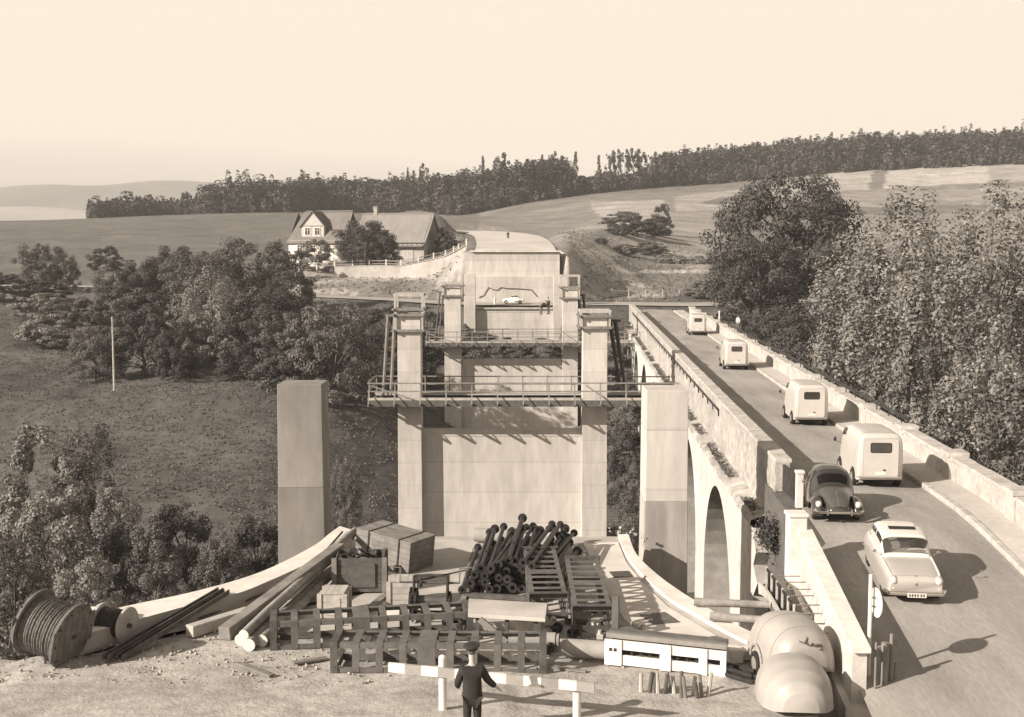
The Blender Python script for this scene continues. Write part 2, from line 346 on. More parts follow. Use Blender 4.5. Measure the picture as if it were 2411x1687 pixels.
# road lines (X, Y, Z, half width)
def line_d(pts): return [(D(a, b, c*k), w) for a, b, c, w in pts]
VALLEY = line_d([(-250, 674, 186, 2.9), (100, 672, 182, 2.9), (400, 681, 177, 2.9), (690, 694, 168, 3.0), (900, 703, 160, 3.2), (1100, 714, 152.5, 3.6), (1300, 716, 151, 3.8), (1450, 714, 150, 5.0), (1600, 716, 149.5, 5.5), (1750, 713, 152, 4.2), (2000, 705, 160, 3.4), (2400, 690, 175, 3.4), (2700, 680, 185, 3.4)])
NEWROAD = line_d([(1214, 590, 160, 6.2), (1212, 576, 176, 6.4), (1203, 563, 200, 6.8), (1188, 554, 226, 7.0), (1150, 547, 256, 7.0), (1090, 543, 290, 7.0)])
def densify(line, step=3.0):
    out = []
    P = [np.array(p) for p, w in line]; Wd = [w for p, w in line]
    for i in range(len(P) - 1):
        p0 = P[max(i - 1, 0)]; p1 = P[i]; p2 = P[i + 1]; p3 = P[min(i + 2, len(P) - 1)]
        n = max(2, int(np.linalg.norm(p2 - p1)/step))
        for j in range(n):
            t = j/n
            q = 0.5*((2*p1) + (-p0 + p2)*t + (2*p0 - 5*p1 + 4*p2 - p3)*t*t + (-p0 + 3*p1 - 3*p2 + p3)*t**3)
            out.append((q, Wd[i]*(1 - t) + Wd[i + 1]*t))
    out.append((P[-1], Wd[-1])); return out
VD, ND = densify(VALLEY), densify(NEWROAD)
def flatten(X, Y, Z, line, shoulder, drop):
    best = np.full(X.shape, 1e9); zl = np.zeros(X.shape); wl = np.zeros(X.shape)
    for q, w in line:
        d = np.hypot(X - q[0], Y - q[1]); m = d < best
        best = np.where(m, d, best); zl = np.where(m, q[2], zl); wl = np.where(m, w, wl)
    t = np.clip((best - wl - 0.3)/shoulder, 0, 1); t = t*t*(3 - 2*t)
    return (zl - drop)*(1 - t) + Z*t
def ground(X, Y):
    X = np.atleast_1d(np.asarray(X, float)); Y = np.atleast_1d(np.asarray(Y, float))
    Z = hz(X, Y)
    Z = flatten(X, Y, Z, VD, 4.0, 0.12); Z = flatten(X, Y, Z, ND, 5.0, 0.15)
    # cut in front of the far abutment: the valley road passes at the foot of the wall
    xa_, xb_ = -6.5*k + .0, 6.2*k
    inside = np.clip((X - (D(1100, 600, 158*k).x - 9))/9, 0, 1)*np.clip((D(1322, 600, 158*k).x + .6 - X)/.8, 0, 1)*np.clip((159.2*k - Y)/.8, 0, 1)*np.clip((Y - 128*k)/8, 0, 1)
    Z = np.where(inside > 0, np.minimum(Z, Z*(1 - inside) + (-.15)*inside), Z)
    ins2 = np.clip((X + 5.4*k)/1.2, 0, 1)*np.clip((6.3*k - X)/1.0, 0, 1)*np.clip((148.3*k - Y)/.6, 0, 1)*np.clip((Y - 112*k)/14, 0, 1)
    Z = np.where(ins2 > 0, np.minimum(Z, Z*(1 - ins2) + (-5.4)*ins2), Z)
    return Z
def gz(X, Y):
    return float(ground([X], [Y])[0])
rows = np.concatenate([np.linspace(-40, 14, 10), np.exp(np.linspace(math.log(15 + 20), math.log(1500*k), 460)) - 20])
cols = np.concatenate([np.linspace(-1.35, -0.56, 40)[:-1], np.linspace(-0.56, 0.56, 420), np.linspace(0.56, 1.35, 40)[1:]])
YY, UU = np.meshgrid(rows, cols, indexing='ij'); XX = UU*(np.maximum(YY, -20) + 40)
ZZ = ground(XX.ravel(), YY.ravel()).reshape(XX.shape)
# gentle unevenness
def vnoise(X, Y, s, seed):
    r = np.random.default_rng(seed); T = r.random((64, 64))
    x = X/s; y = Y/s; x0 = np.floor(x).astype(int); y0 = np.floor(y).astype(int); fx = x - x0; fy = y - y0
    fx = fx*fx*(3 - 2*fx); fy = fy*fy*(3 - 2*fy)
    g = lambda a, b: T[a % 64, b % 64]
    return (g(x0, y0)*(1 - fx) + g(x0 + 1, y0)*fx)*(1 - fy) + (g(x0, y0 + 1)*(1 - fx) + g(x0 + 1, y0 + 1)*fx)*fy - 0.5
def road_free(X, Y, Z): 
    a = np.ones(X.shape)
    for ln in (VD, ND):
        for q, w in ln[::2]: a = np.minimum(a, np.clip((np.hypot(X - q[0], Y - q[1]) - w - 1)/5, 0, 1))
    return a
def uneven(X, Y):
    amp = np.clip((Y - 44)/20, 0, 1)*np.clip((330 - Y)/100, 0.15, 1)*road_free(X, Y, 0)
    return amp*(0.9*vnoise(X, Y, 9, 1) + 0.5*vnoise(X, Y, 3.5, 2) + 0.25*vnoise(X, Y, 1.5, 3))
ZZ = ZZ + uneven(XX, YY)
nr, nc = XX.shape
idx = np.arange(nr*nc).reshape(nr, nc)
TF = np.stack([idx[:-1, :-1], idx[:-1, 1:], idx[1:, 1:], idx[1:, :-1]], -1).reshape(-1, 4)
TV = np.stack([XX.ravel(), YY.ravel(), ZZ.ravel()], -1)
# field colours: outlines surveyed on the photograph, kept on the ground itself
def proj(P):
    d = P - np.array([0, 0, CAM_Z]); x = d[:, 0]; f = d[:, 1]*_ct - d[:, 2]*_st; u = d[:, 1]*_st + d[:, 2]*_ct
    f = np.maximum(f, 0.1); return 1205.5 + FPX*x/f, 843.5 - FPX*u/f
pX, pY = proj(TV)
def inpoly(poly):
    c = np.zeros(len(pX), bool); n = len(poly)
    for i in range(n):
        x1, y1 = poly[i]; x2, y2 = poly[(i + 1) % n]
        m = ((y1 > pY) != (y2 > pY)) & (pX < (x2 - x1)*(pY - y1)/(y2 - y1 + 1e-9) + x1); c ^= m
    return c & (TV[:, 1] > 100)
tone = np.full(len(TV), 0.092)
yv = TV[:, 1]
tone[yv < 42*k] = 0.20
tone[(yv > 160*k)] = 0.15
tone[(yv > 185*k) & (pX < 700)] = 0.125
def fld(t, *poly): tone[inpoly(poly)] = t
fld(0.20, (1130, 500), (1300, 470), (2900, 330), (2900, 470), (1900, 470), (1600, 520), (1300, 560), (1130, 540))
fld(0.165, (1100, 520), (1240, 480), (1500, 440), (1800, 405), (1830, 425), (1600, 455), (1380, 470), (1250, 500))
fld(0.30, (1590, 462), (1800, 440), (1830, 425), (1900, 412), (1960, 465), (1800, 492), (1590, 497))
fld(0.15, (1640, 478), (1700, 464), (1770, 458), (1700, 482))
fld(0.26, (1560, 500), (1780, 500), (1700, 600), (1640, 640), (1540, 600))
fld(0.36, (1945, 408), (2055, 400), (2045, 445), (1930, 452)); fld(0.17, (2055, 400), (2090, 397), (2080, 443), (2045, 445))
fld(0.38, (2090, 397), (2320, 380), (2330, 428), (2080, 443)); fld(0.30, (2320, 380), (2800, 350), (2800, 420), (2330, 428))
fld(0.28, (1980, 455), (2800, 425), (2800, 470), (1990, 488)); fld(0.165, (1990, 492), (2800, 474), (2800, 490), (1990, 506))
fld(0.25, (1990, 506), (2800, 490), (2800, 700), (1990, 700))
fld(0.23, (1250, 580), (1500, 470), (1560, 480), (1420, 600), (1330, 610))
fld(0.30, (1330, 585), (1420, 590), (1480, 640), (1560, 700), (1330, 700))
fld(0.15, (1490, 642), (1740, 640), (1740, 690), (1560, 690)); fld(0.34, (1460, 636), (1740, 634), (1740, 641), (1460, 643))
fld(0.30, (650, 652), (1110, 590), (1110, 700), (1000, 700), (680, 690)); fld(0.17, (690, 668), (1000, 655), (1090, 690), (900, 700))
fld(0.36, (640, 640), (700, 622), (1000, 630), (1090, 570), (1100, 610), (1000, 648), (660, 660))
fld(0.15, (1000, 495), (1060, 500), (1150, 575), (1060, 575), (1010, 540))
fld(0.36, (1300, 600), (1345, 585), (1440, 600), (1400, 640), (1340, 640))
fld(0.33, (1390, 475), (1560, 470), (1575, 500), (1520, 560), (1500, 590), (1390, 610), (1380, 590), (1480, 540), (1400, 500))
fld(0.30, (770, 1130), (820, 1130), (940, 1190), (980, 1280), (860, 1270), (770, 1200))
tone *= (1 + 0.25*vnoise(TV[:, 0], TV[:, 1], 17, 5) + 0.2*vnoise(TV[:, 0], TV[:, 1], 5, 6))
gm = M('meadow', 1.0, 0.95, 0.30, 0.9, 0.6, 2.2, big=0.22, bigscale=0.12, detail=8)
nt = gm.node_tree; at = nt.nodes.new('ShaderNodeAttribute'); at.attribute_name = 'tone'
bs = nt.nodes['Principled BSDF']; srcl = bs.inputs['Base Color'].links[0].from_socket
vm = nt.nodes.new('ShaderNodeVectorMath'); vm.operation = 'MULTIPLY'
nt.links.new(srcl, vm.inputs[0]); nt.links.new(at.outputs['Fac'], vm.inputs[1]); nt.links.new(vm.outputs[0], bs.inputs['Base Color'])
me = np_mesh('ground', TV, TF, gm); me.shade_smooth()
a_ = me.attributes.new('tone', 'FLOAT', 'POINT'); a_.data.foreach_set('value', tone.astype(np.float32))
struct(link('ground', me))
# roads as sheets on the ground
def road_strip(name, line, mat, lift):
    mb = MB(); L_ = []; n = len(line)
    for i, (q, w) in enumerate(line):
        a = np.array(line[max(i - 1, 0)][0]); b = np.array(line[min(i + 1, n - 1)][0]); d = (b - a)[:2]; d /= np.linalg.norm(d) + 1e-9
        nx = np.array([-d[1], d[0]]); row = []
        for s in (-1, -.5, 0, .5, 1): row.append((q[0] + nx[0]*w*s, q[1] + nx[1]*w*s, q[2] + lift + 0.05*(1 - s*s)))
        L_.append(row)
    mb.grid(L_); return struct(mb.build(name, mat, smooth=60))
road_strip('valley_road', VD, 'asphalt_far', 0.02)
road_strip('new_roadway', ND, M('graded_chalk_road', 0.50, 0.95, 0.14, 1.0, 0.2, 6, big=0.15, bigscale=0.15), 0.05)
# ------------------------------------------------------------------ far hills
def far_hill(name, Y0, depth, prof, tone_v, mat):
    xs = np.linspace(prof[0][0], prof[-1][0], 160); tops = np.interp(xs, [p[0] for p in prof], [p[1] for p in prof])
    rowsP = []
    for i in range(22):
        t = i/21; Y = (Y0 + depth*t); row = []
        for x, top in zip(xs, tops):
            h = top*math.sin(min(t/0.62, 1)*math.pi/2)**1.3 if t < .62 else top*(1 - 0.5*((t - .62)/.38))
            row.append((x*(Y0 + depth*0.62), Y, -40 + (h + 40)*1.0 + 9*math.sin(x*60 + i)*t))
        rowsP.append(row)
    mb = MB(); mb.grid(rowsP); return struct(mb.build(name, mat, smooth=60))
MAT['far_wood'] = M('far_woodland', 0.10, 0.95, 0.3, 0.02, 0, 1, big=0.3, bigscale=0.004)
MAT['far_field'] = M('far_fields', 0.30, 0.95, 0.2, 0.004, 0, 1)
def hp(px, py, Y): p = D(px, py, Y); return (p.x/Y, p.z)
Yr = 2600 + 1800*0.62
far_hill('far_ridge', 2600, 1800, [(-0.75, 180), hp(-200, 452, Yr), hp(60, 443, Yr), hp(200, 436, Yr), hp(450, 429, Yr), hp(720, 428, Yr), hp(900, 436, Yr), hp(1200, 470, Yr), (0.3, 20)], 0.1, 'far_wood')
Yr = 1900 + 700*0.62
far_hill('far_pasture', 1900, 700, [(-0.75, 60), hp(-200, 490, Yr), hp(67, 492, Yr), hp(300, 492, Yr), hp(600, 505, Yr), hp(800, 540, Yr), (0.0, -30)], 0.3, 'far_field')
# ================================================================== FOLIAGE
def leaf_quads(C, size, flat=0.0, rng=RNG, out=None):
    n = len(C); nrm = rng.normal(size=(n, 3)); nrm[:, 2] += flat*np.sign(nrm[:, 2]) ; nrm /= np.linalg.norm(nrm, axis=1)[:, None]
    if out is not None: nrm = 0.62*nrm + out; nrm /= np.linalg.norm(nrm, axis=1)[:, None] + 1e-9   # leaves face away from their twig
    a = rng.normal(size=(n, 3)); t = np.cross(nrm, a); t /= np.linalg.norm(t, axis=1)[:, None] + 1e-9; s = np.cross(nrm, t)
    sz = (size*rng.uniform(0.6, 1.35, n))[:, None]
    V = np.stack([C - t*sz, C + s*sz*0.55 + nrm*sz*0.12, C + t*sz, C - s*sz*0.55 + nrm*sz*0.12], 1).reshape(-1, 3)
    return V, np.arange(4*n).reshape(n, 4)
def crown_points(kind, n, nclump, seed):
    r = np.random.default_rng(seed)
    def radius(z):
        if kind == 'round': return np.sqrt(np.clip(1 - ((z - 0.56)/0.46)**2, 0, 1))*0.5
        if kind == 'tall': return np.sqrt(np.clip(1 - ((z - 0.5)/0.52)**2, 0, 1))*0.5*(1.05 - 0.35*z)
        if kind == 'bush': return np.sqrt(np.clip(1 - ((z - 0.32)/0.70)**2, 0, 1))*0.5
        if kind == 'birch': return np.sqrt(np.clip(1 - ((z - 0.45)/0.56)**2, 0, 1))*0.5*(1.1 - 0.5*z)
        if kind == 'conifer': return np.clip(1.02 - z, 0, 1)*0.5*(0.75 + 0.25*np.cos(z*34))
    lo = {'round': 0.11, 'tall': 0.04, 'bush': 0.0, 'birch': 0.05, 'conifer': 0.10}[kind]
    z = r.uniform(lo, 0.98, nclump*3); R = radius(z); keep = r.random(nclump*3) < (R/0.5 + 0.12)
    z = z[keep][:nclump]; R = R[keep][:nclump]; m = len(z)
    th = r.uniform(0, 2*np.pi, m); lump = 1 + 0.13*np.sin(3*th + 4*z + seed) + 0.09*np.sin(5*th - 9*z + 2*seed)
    rr = R*lump*np.sqrt(r.uniform(0.30, 1.12, m))
    Cc = np.stack([rr*np.cos(th), rr*np.sin(th), z], -1); cs = r.uniform(0.03, 0.095, m)*(1.0 if kind != 'conifer' else 0.6)
    w = cs**2; pick = r.choice(m, n, p=w/w.sum())
    dv = r.normal(size=(n, 3)); dv /= np.linalg.norm(dv, axis=1)[:, None]; rad = cs[pick]*1.45*r.uniform(.25, 1, n)**.4
    P = Cc[pick] + dv*rad[:, None]*np.array([1, 1, 0.72 if kind != 'birch' else 1.7])
    ax = P - np.array([0, 0, .42]); ax /= np.linalg.norm(ax, axis=1)[:, None] + 1e-9
    P[:, 2] = np.clip(P[:, 2], 0.0, 1.02); return P, Cc, dv*.85 + ax*.35
def trunk_mesh(name, kind, Cc, seed, mat, base_r=0.03):
    r = random.Random(seed); mb = MB(); top = 0.72 if kind != 'bush' else 0.5
    pts = [Vector((0, 0, -0.06))]
    for i in range(1, 7): pts.append(Vector((r.uniform(-.02, .02)*i*0.6, r.uniform(-.02, .02)*i*0.6, top*i/6)))
    for i in range(6): mb.tube(pts[i], pts[i + 1], base_r*(1 - i*0.13), 7, base_r*(1 - (i + 1)*0.13), cap=False)
    order = list(range(len(Cc))); r.shuffle(order)
    for j in order[:16]:
        c = Vector(Cc[j]); s = pts[max(1, min(5, int((c.z*0.62)/top*6)))]
        mid = (s + c)/2 + Vector((0, 0, 0.03)); rr = base_r*0.34
        mb.tube(s, mid, rr, 5, rr*0.7, cap=False); mb.tube(mid, c, rr*0.7, 5, rr*0.25, cap=False)
    o = mb.build(name, mat, smooth=60); me_ = o.data; bpy.data.objects.remove(o); return me_
PROTO = {}; PSPEC = {}
def proto(key, kind, n, nclump, leaf, mat, seed, bark='bark', base_r=0.03, flat=0.6):
    PSPEC[key] = (kind, n, nclump, leaf, mat, seed, bark, base_r, flat)
def get_proto(key, asp):
    bucket = min((0.45, 0.65, 0.95, 1.35, 1.9, 2.7, 3.8), key=lambda q: abs(math.log(q/asp)))
    if (key, bucket) not in PROTO:
        kind, n, nclump, leaf, mat, seed, bark, base_r, flat = PSPEC[key]
        P, Cc, on = crown_points(kind, n, nclump, seed); A = np.array([1, 1, bucket]); V, F = leaf_quads(P*A, leaf*max(1.0, bucket)**.35, flat, out=on); V = V/A
        if key not in PROTO: PROTO[key] = trunk_mesh('trunk_' + key, kind, Cc, seed, bark, base_r)
        PROTO[(key, bucket)] = np_mesh('crown_' + key, V, F, mat)
    return PROTO[(key, bucket)], PROTO[key]
proto('dark_a', 'round', 26000, 190, 0.012, 'leaf_dark', 1); proto('dark_b', 'round', 17000, 120, 0.015, 'leaf_dark', 2)
proto('mid_a', 'round', 15000, 105, 0.015, 'leaf', 3); proto('mid_b', 'bush', 13000, 90, 0.016, 'leaf', 4); proto('mid_c', 'bush', 12000, 75, 0.017, 'leaf', 5)
proto('dark_bush', 'bush', 13000, 85, 0.016, 'leaf_dark', 6)
proto('light_bush', 'bush', 13000, 85, 0.016, 'leaf_light', 7); proto('light_bush_b', 'bush', 12000, 70, 0.018, 'leaf_light', 17)
proto('birch', 'birch', 15000, 90, 0.013, 'leaf_light', 8, 'bark_pale', 0.018)
proto('maple_a', 'tall', 17000, 130, 0.0125, 'leaf_light', 9, 'bark', 0.02); proto('maple_b', 'round', 17000, 120, 0.0125, 'leaf_light', 10, 'bark', 0.02)
proto('spruce', 'conifer', 1800, 130, 0.034, 'leaf_dark', 12, 'bark', 0.014); proto('pine', 'round', 900, 34, 0.05, 'leaf_dark', 13, 'bark', 0.016)
def plant(key, px, py_top, wpx, Y, label, cat='tree', name=None, group=None, base=None, deep=1.0, rz=None, sink=0.0):
    p = D(px, py_top, Y*k); z0 = (gz(p.x, p.y) if base is None else base) - sink; w = wpx*Y*k/FPX; h = max(0.8, (.42 if cat == 'shrub' else .8)*w, p.z - z0)
    nm = name or ('shrub' if cat == 'shrub' else 'tree')
    t = thing(nm, label, cat, (p.x, p.y, z0), random.uniform(0, 6.28) if rz is None else rz, group); t.scale = (w, w*deep, h)
    c, tr = get_proto(key, h/w); link('crown', c, t); link('trunk', tr, t); return t
# ------------------------------------------------------------------ far wood on the ridge
def forest():
    bases = []; r = np.random.default_rng(5)
    def band(pts, n, dy, hm, hs, jit=8):
        for _ in range(n):
            t = r.random()*(len(pts) - 1); i = int(t); f = t - i
            px = pts[i][0]*(1 - f) + pts[i + 1][0]*f; py = pts[i][1]*(1 - f) + pts[i + 1][1]*f; Y = pts[i][2]*(1 - f) + pts[i + 1][2]*f
            dd = r.random()**1.3*dy; p = D(px + r.uniform(-jit, jit), py, Y*k); X = p.x*(1 + dd/(Y*k)); Yw = p.y + dd
            bases.append((X, Yw, max(3, r.normal(hm, hs)), r.random()))
    band([(690, 498, 500), (900, 499, 470), (1060, 505, 450), (1150, 492, 450), (1250, 474, 450), (1330, 462, 470)], 950, 90, 12.8, 1.5)
    band([(1330, 462, 470), (1500, 445, 500), (1560, 438, 505)], 120, 30, 6.0, 1.5)
    band([(1560, 438, 505), (1750, 420, 515), (1950, 402, 520), (2150, 392, 520), (2400, 380, 520), (2700, 366, 520)], 1000, 90, 12.4, 1.4)
    band([(1060, 507, 440), (1300, 470, 450), (1560, 442, 495), (1950, 406, 510), (2400, 384, 510), (2700, 370, 510)], 420, 14, 5.0, 1.4)
    band([(210, 505, 440), (400, 503, 460), (560, 503, 450), (700, 503, 440)], 300, 60, 6.5, 1.6)
    band([(480, 503, 445), (700, 503, 450), (760, 500, 470)], 220, 60, 11.5, 2.0)
    B = np.array(bases); zb = ground(B[:, 0], B[:, 1]); Vs = []; Fs = []; off = 0
    # behind the crest on the left the trees stand lower than the field edge
    for (X, Y, h, q), z in zip(B, zb):
        n = int(26 + h*11); kind = 'conifer' if q < 0.30 else 'round'
        zz = r.random(n)**0.9; R = (1 - zz)*0.20 + 0.03 if kind == 'conifer' else np.sqrt(np.clip(1 - ((zz - .5)/.55)**2, 0, 1))*0.30
        th = r.uniform(0, 6.283, n); rr = R*np.sqrt(r.uniform(0.3, 1, n)); hh = h*(1.18 if kind == 'conifer' else 1.0)
        C = np.stack([X + rr*np.cos(th)*hh, Y + rr*np.sin(th)*hh, z + zz*hh], -1)
        on = C - np.array([X, Y, z + .35*hh]); on /= np.linalg.norm(on, axis=1)[:, None]; V, F = leaf_quads(C, np.full(n, 0.85 if kind == 'round' else .65), 0.8, r, out=on); Vs.append(V); Fs.append(F + off); off += len(V)
    me_ = np_mesh('forest', np.concatenate(Vs), np.concatenate(Fs), 'leaf_forest')
    stuff(link('forest', me_), 'dark wood covering the ridge behind the fields', 'forest')
forest()
# ================================================================== OLD STONE BRIDGE
def xl(Y): return 6.0*k + 0.05*Y            # outer face of the left parapet
def xr(Y): return 11.3*k + 0.0557*Y         # inner face of the right parapet
def zr(Y):                                   # level of the bridge road: flat on the bridge, falling towards the yard
    t = max(0.0, 33*k - Y); return -0.1*t*t/(t + 2.0*k) if t > 0 else 0.0
br = thing('stone_arch_bridge', 'old pale stone arch bridge carrying the vans, right of the new piers', 'bridge', (0, 0, 0))
Y0, Y1 = 36.0*k, 133*k
# roadway and footway
mb = MB(); rowsP = []
for i in range(90):
    Y = 8*k + (139*k - 8*k)*i/89
    a = xl(Y) + 0.35 if Y > 29*k else 4.62*k + 0.081*Y; b = xr(Y) - 1.26
    rowsP.append([(a + (b - a)*t, Y, zr(Y) + 0.05*math.sin(math.pi*t)) for t in (0, .2, .4, .6, .8, 1)])
mb.grid(rowsP); struct(mb.build('bridge_road', 'asphalt', smooth=60))
mb = MB(); rowsP = []
for i in range(60):
    Y = 8*k + (136*k - 8*k)*i/59; a = xr(Y) - 1.26; b = xr(Y) + 0.1
    rowsP.append([(a, Y, zr(Y) - 0.1), (a + 0.02, Y, zr(Y) + 0.13), (a + 0.22, Y, zr(Y) + 0.14), (b, Y, zr(Y) + 0.15)])
mb.grid(rowsP); fw = struct(mb.build('footway', 'pavement', smooth=30))
# kerb stones of the footway
kb = MB(); kb.box((0, 0, 0), (0.20, 1.16, 0.16)); ko = kb.build('kerb_stone', 'stone_light', fw, bevel=0.02)
Y = 14*k; first = True
while Y < 120*k:
    o = ko if first else ko.copy()
    if not first: COL.objects.link(o)
    first = False
    o.location = (xr(Y) - 1.16, Y, zr(Y) + 0.085 + random.uniform(-.008, .008)); o.rotation_euler = (math.atan((zr(Y + .6) - zr(Y - .6))/1.2), 0, -0.0557); Y += 1.2
# deck body
mb = MB()
def sheared(mb, xa, xb, ya, yb, za, zb, right=False):
    f = xr if right else xl
    P = [(f(y) + x, y, z) for z in (za, zb) for y in (ya, yb) for x in (xa, xb)]
    mb.add(P, [(0, 2, 3, 1), (4, 5, 7, 6), (0, 1, 5, 4), (2, 6, 7, 3), (0, 4, 6, 2), (1, 3, 7, 5)])
mb.add([(xl(y) + 0.02 if s == 0 else xr(y) + 0.4, y, z) for z in (-1.5, -0.06) for y in (Y0, Y1) for s in (0, 1)],
       [(0, 2, 3, 1), (4, 5, 7, 6), (0, 1, 5, 4), (2, 6, 7, 3), (0, 4, 6, 2), (1, 3, 7, 5)])
mb.build('deck', 'stone', br)
# upper rubble wall with parapet, left side; uneven courses
mb = MB(); NY = 170; zs = [-1.32, -1.05, -0.8, -0.55, -0.3, -0.05, 0.2, 0.45, 0.7, 0.95]
P = []
for i in range(NY + 1):
    Y = Y0 + (Y1 - Y0)*i/NY
    P.append([(xl(Y) + random.uniform(-.05, .03), Y, z + random.uniform(-.02, .02)) for z in zs] + [(xl(Y) + 0.5, Y, zs[-1]), (xl(Y) + 0.5, Y, -0.1)])
mb.grid(P); mb.add(P[0], [tuple(range(len(P[0])))]); mb.build('rubble_wall', 'stone', br, smooth=30)
# ledge and its kerb strip
mb = MB(); P = []
for i in range(NY + 1):
    Y = Y0 + 1.5 + (Y1 - Y0 - 1.5)*i/NY; j = random.uniform(-.04, .04)
    P.append([(xl(Y) + 0.02, Y, -1.22), (xl(Y) - 0.30, Y, -1.30 + j*.5), (xl(Y) - 0.62 + j, Y, -1.42), (xl(Y) - 0.66 + j, Y, -1.62)])
mb.grid(P); mb.build('ledge', M('weathered_ledge', 0.38, 0.95, 0.3, 2, 0.6, 8, big=0.3, bigscale=0.5), br, smooth=40)
# arches
def bay(i):
    ya = (41.8 + 12.2*i)*k; yb = ya + 8.7*k; zc = -1.95*k; zsp = -6.4*k; cy = (ya + yb)/2; hw = (yb - ya)/2; zb = -13.5
    ytop0 = ya - 1.75*k if i > 0 else 36.9*k; ytop1 = yb + 1.75*k
    arc = [(cy - hw*1.0*math.cos(math.pi*j/22), zsp + (zc - zsp)*math.sin(math.pi*j/22)) for j in range(23)]
    foot0 = (ya + 0.35, zb) if True else None
    near = []
    if i == 0:
        near = [(36.9*k, -1.6), (36.2*k, -2.3), (36.7*k, -2.9), (35.8*k, -3.3), (36.6*k, -4.0), (36.1*k, -4.7), (37.1*k, -5.5), (36.7*k, -6.4), (37.4*k, -8.0), (37.2*k, zb)]
    else: near = [(ytop0, -1.6), (ytop0, zb)]
    outline = near + [(ya + 0.15, zb)] + arc + [(yb - 0.15, zb), (ytop1, zb), (ytop1, -1.6)]
    mbw = MB(); n = len(outline)
    for side in (0, 1):
        vs = [((xl(y) - 0.6) if side == 0 else (xr(y) + 0.9), y, z) for y, z in outline]
        # split into fan-safe strips: top strip per arc segment, then the two legs
        seg = []
        mbw.cur = 0
        for j in range(22):
            (y1_, z1_), (y2_, z2_) = arc[j], arc[j + 1]
            q = [(y1_, z1_), (y2_, z2_), (y2_, -1.6), (y1_, -1.6)]
            mbw.add([((xl(y) - 0.6) if side == 0 else (xr(y) + 0.9), y, z) for y, z in q], [(0, 1, 2, 3)])
        left = near + [(ya + 0.15, zb), arc[0], (ya, -1.6)]
        mbw.add([((xl(y) - 0.6) if side == 0 else (xr(y) + 0.9), y, z) for y, z in left], [tuple(range(len(left)))])
        right = [arc[-1], (yb - 0.15, zb), (ytop1, zb), (ytop1, -1.6), (yb, -1.6)]
        mbw.add([((xl(y) - 0.6) if side == 0 else (xr(y) + 0.9), y, z) for y, z in right], [tuple(range(len(right)))])
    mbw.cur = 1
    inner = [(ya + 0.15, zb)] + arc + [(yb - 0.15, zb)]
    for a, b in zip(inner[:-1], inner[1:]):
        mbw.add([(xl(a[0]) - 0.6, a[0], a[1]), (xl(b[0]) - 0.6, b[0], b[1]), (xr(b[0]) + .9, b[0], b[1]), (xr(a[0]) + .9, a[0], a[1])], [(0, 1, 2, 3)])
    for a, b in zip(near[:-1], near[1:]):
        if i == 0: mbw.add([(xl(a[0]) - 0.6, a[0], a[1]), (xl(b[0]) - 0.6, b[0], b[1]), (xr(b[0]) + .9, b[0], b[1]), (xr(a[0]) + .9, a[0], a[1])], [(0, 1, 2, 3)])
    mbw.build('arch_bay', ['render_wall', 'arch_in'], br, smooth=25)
for i in range(7): bay(i)
# near abutment block under the road
mb = MB(); mb.add([(x, y, z) for z in (-9, -1.55) for y, x in ((37.0*k, xl(37*k) + 0.6), (37.0*k, xr(37*k) + .9), (14*k, 4.9*k + 0.081*14*k), (14*k, xr(14*k) + .9))],
       [(0, 1, 3, 2), (4, 6, 7, 5), (0, 2, 6, 4), (1, 5, 7, 3), (0, 4, 5, 1), (2, 3, 7, 6)]); mb.build('approach_core', 'stone', br)
# right parapet: wall, pilasters, coping
mb = MB(); P = []
for i in range(120):
    Y = 10*k + (128*k - 10*k)*i/119; b = zr(Y)
    P.append([(xr(Y), Y, b + 0.1), (xr(Y) + random.uniform(-.03, .03), Y, b + 0.5), (xr(Y), Y, b + 0.84), (xr(Y) + .45, Y, b + .84), (xr(Y) + .45, Y, b - 1.6)])
mb.grid(P); mb.build('right_parapet', 'stone_light', br, smooth=30)
pm = MB(); pm.box((0.22, 0, 0.5), (0.62, 0.75, 1.0)); pm.box((0.22, 0, 1.04), (0.78, 0.95, 0.16))
po = pm.build('pilaster', 'stone_light', br, bevel=0.02); first = True; Y = 20.5*k
while Y < 128*k:
    o = po if first else po.copy()
    if not first: COL.objects.link(o)
    first = False; o.location = (xr(Y), Y, zr(Y)); o.rotation_euler = (0, 0, -0.0557); Y += 5.6*k
cs = MB(); cs.box((0, 0, 0), (0.60, 1.34, 0.15)); co = cs.build('coping_stone', 'stone_light', br, bevel=0.025)
def place_coping(f, off, ya, yb, zt, slope, skip=()):
    global co_used
    Y = ya
    while Y < yb:
        o = co if not co_used else co.copy()
        if co_used: COL.objects.link(o)
        co_used = True
        o.location = (f(Y) + off, Y, zr(Y) + zt + random.uniform(-.012, .012)); o.rotation_euler = (math.atan((zr(Y + .5) - zr(Y - .5))), random.uniform(-.015, .015), -slope + random.uniform(-.008, .008)); Y += 1.38
co_used = False
place_coping(xl, 0.28, Y0 + .7, Y1, 1.02, 0.05); place_coping(xr, 0.22, 12*k, 127*k, 0.91, 0.0557)
# railing on the far right parapet, pipe on the left outer face
mb = MB(); Y = 44*k
for z in (0.34, 0.24): mb.tube((xr(43*k) + .34, 43*k, 1.0 + z), (xr(98*k) + .34, 98*k, 1.0 + z), 0.035, 6)
while Y < 98*k: mb.tube((xr(Y) + .34, Y, .95), (xr(Y) + .34, Y, 1.36), 0.03, 5); Y += 2.2
mb.build('handrail', 'iron', br)
mb = MB(); mb.tube((xl(50*k) - .1, 50*k, 0.62), (xl(124*k) - .1, 124*k, 0.62), 0.05, 7); Y = 50*k
while Y < 124*k: mb.beam((xl(Y) - .08, Y, .62), (xl(Y) - .05, Y, .30), .06, .06); Y += 2.4
mb.build('service_pipe', 'iron', br)
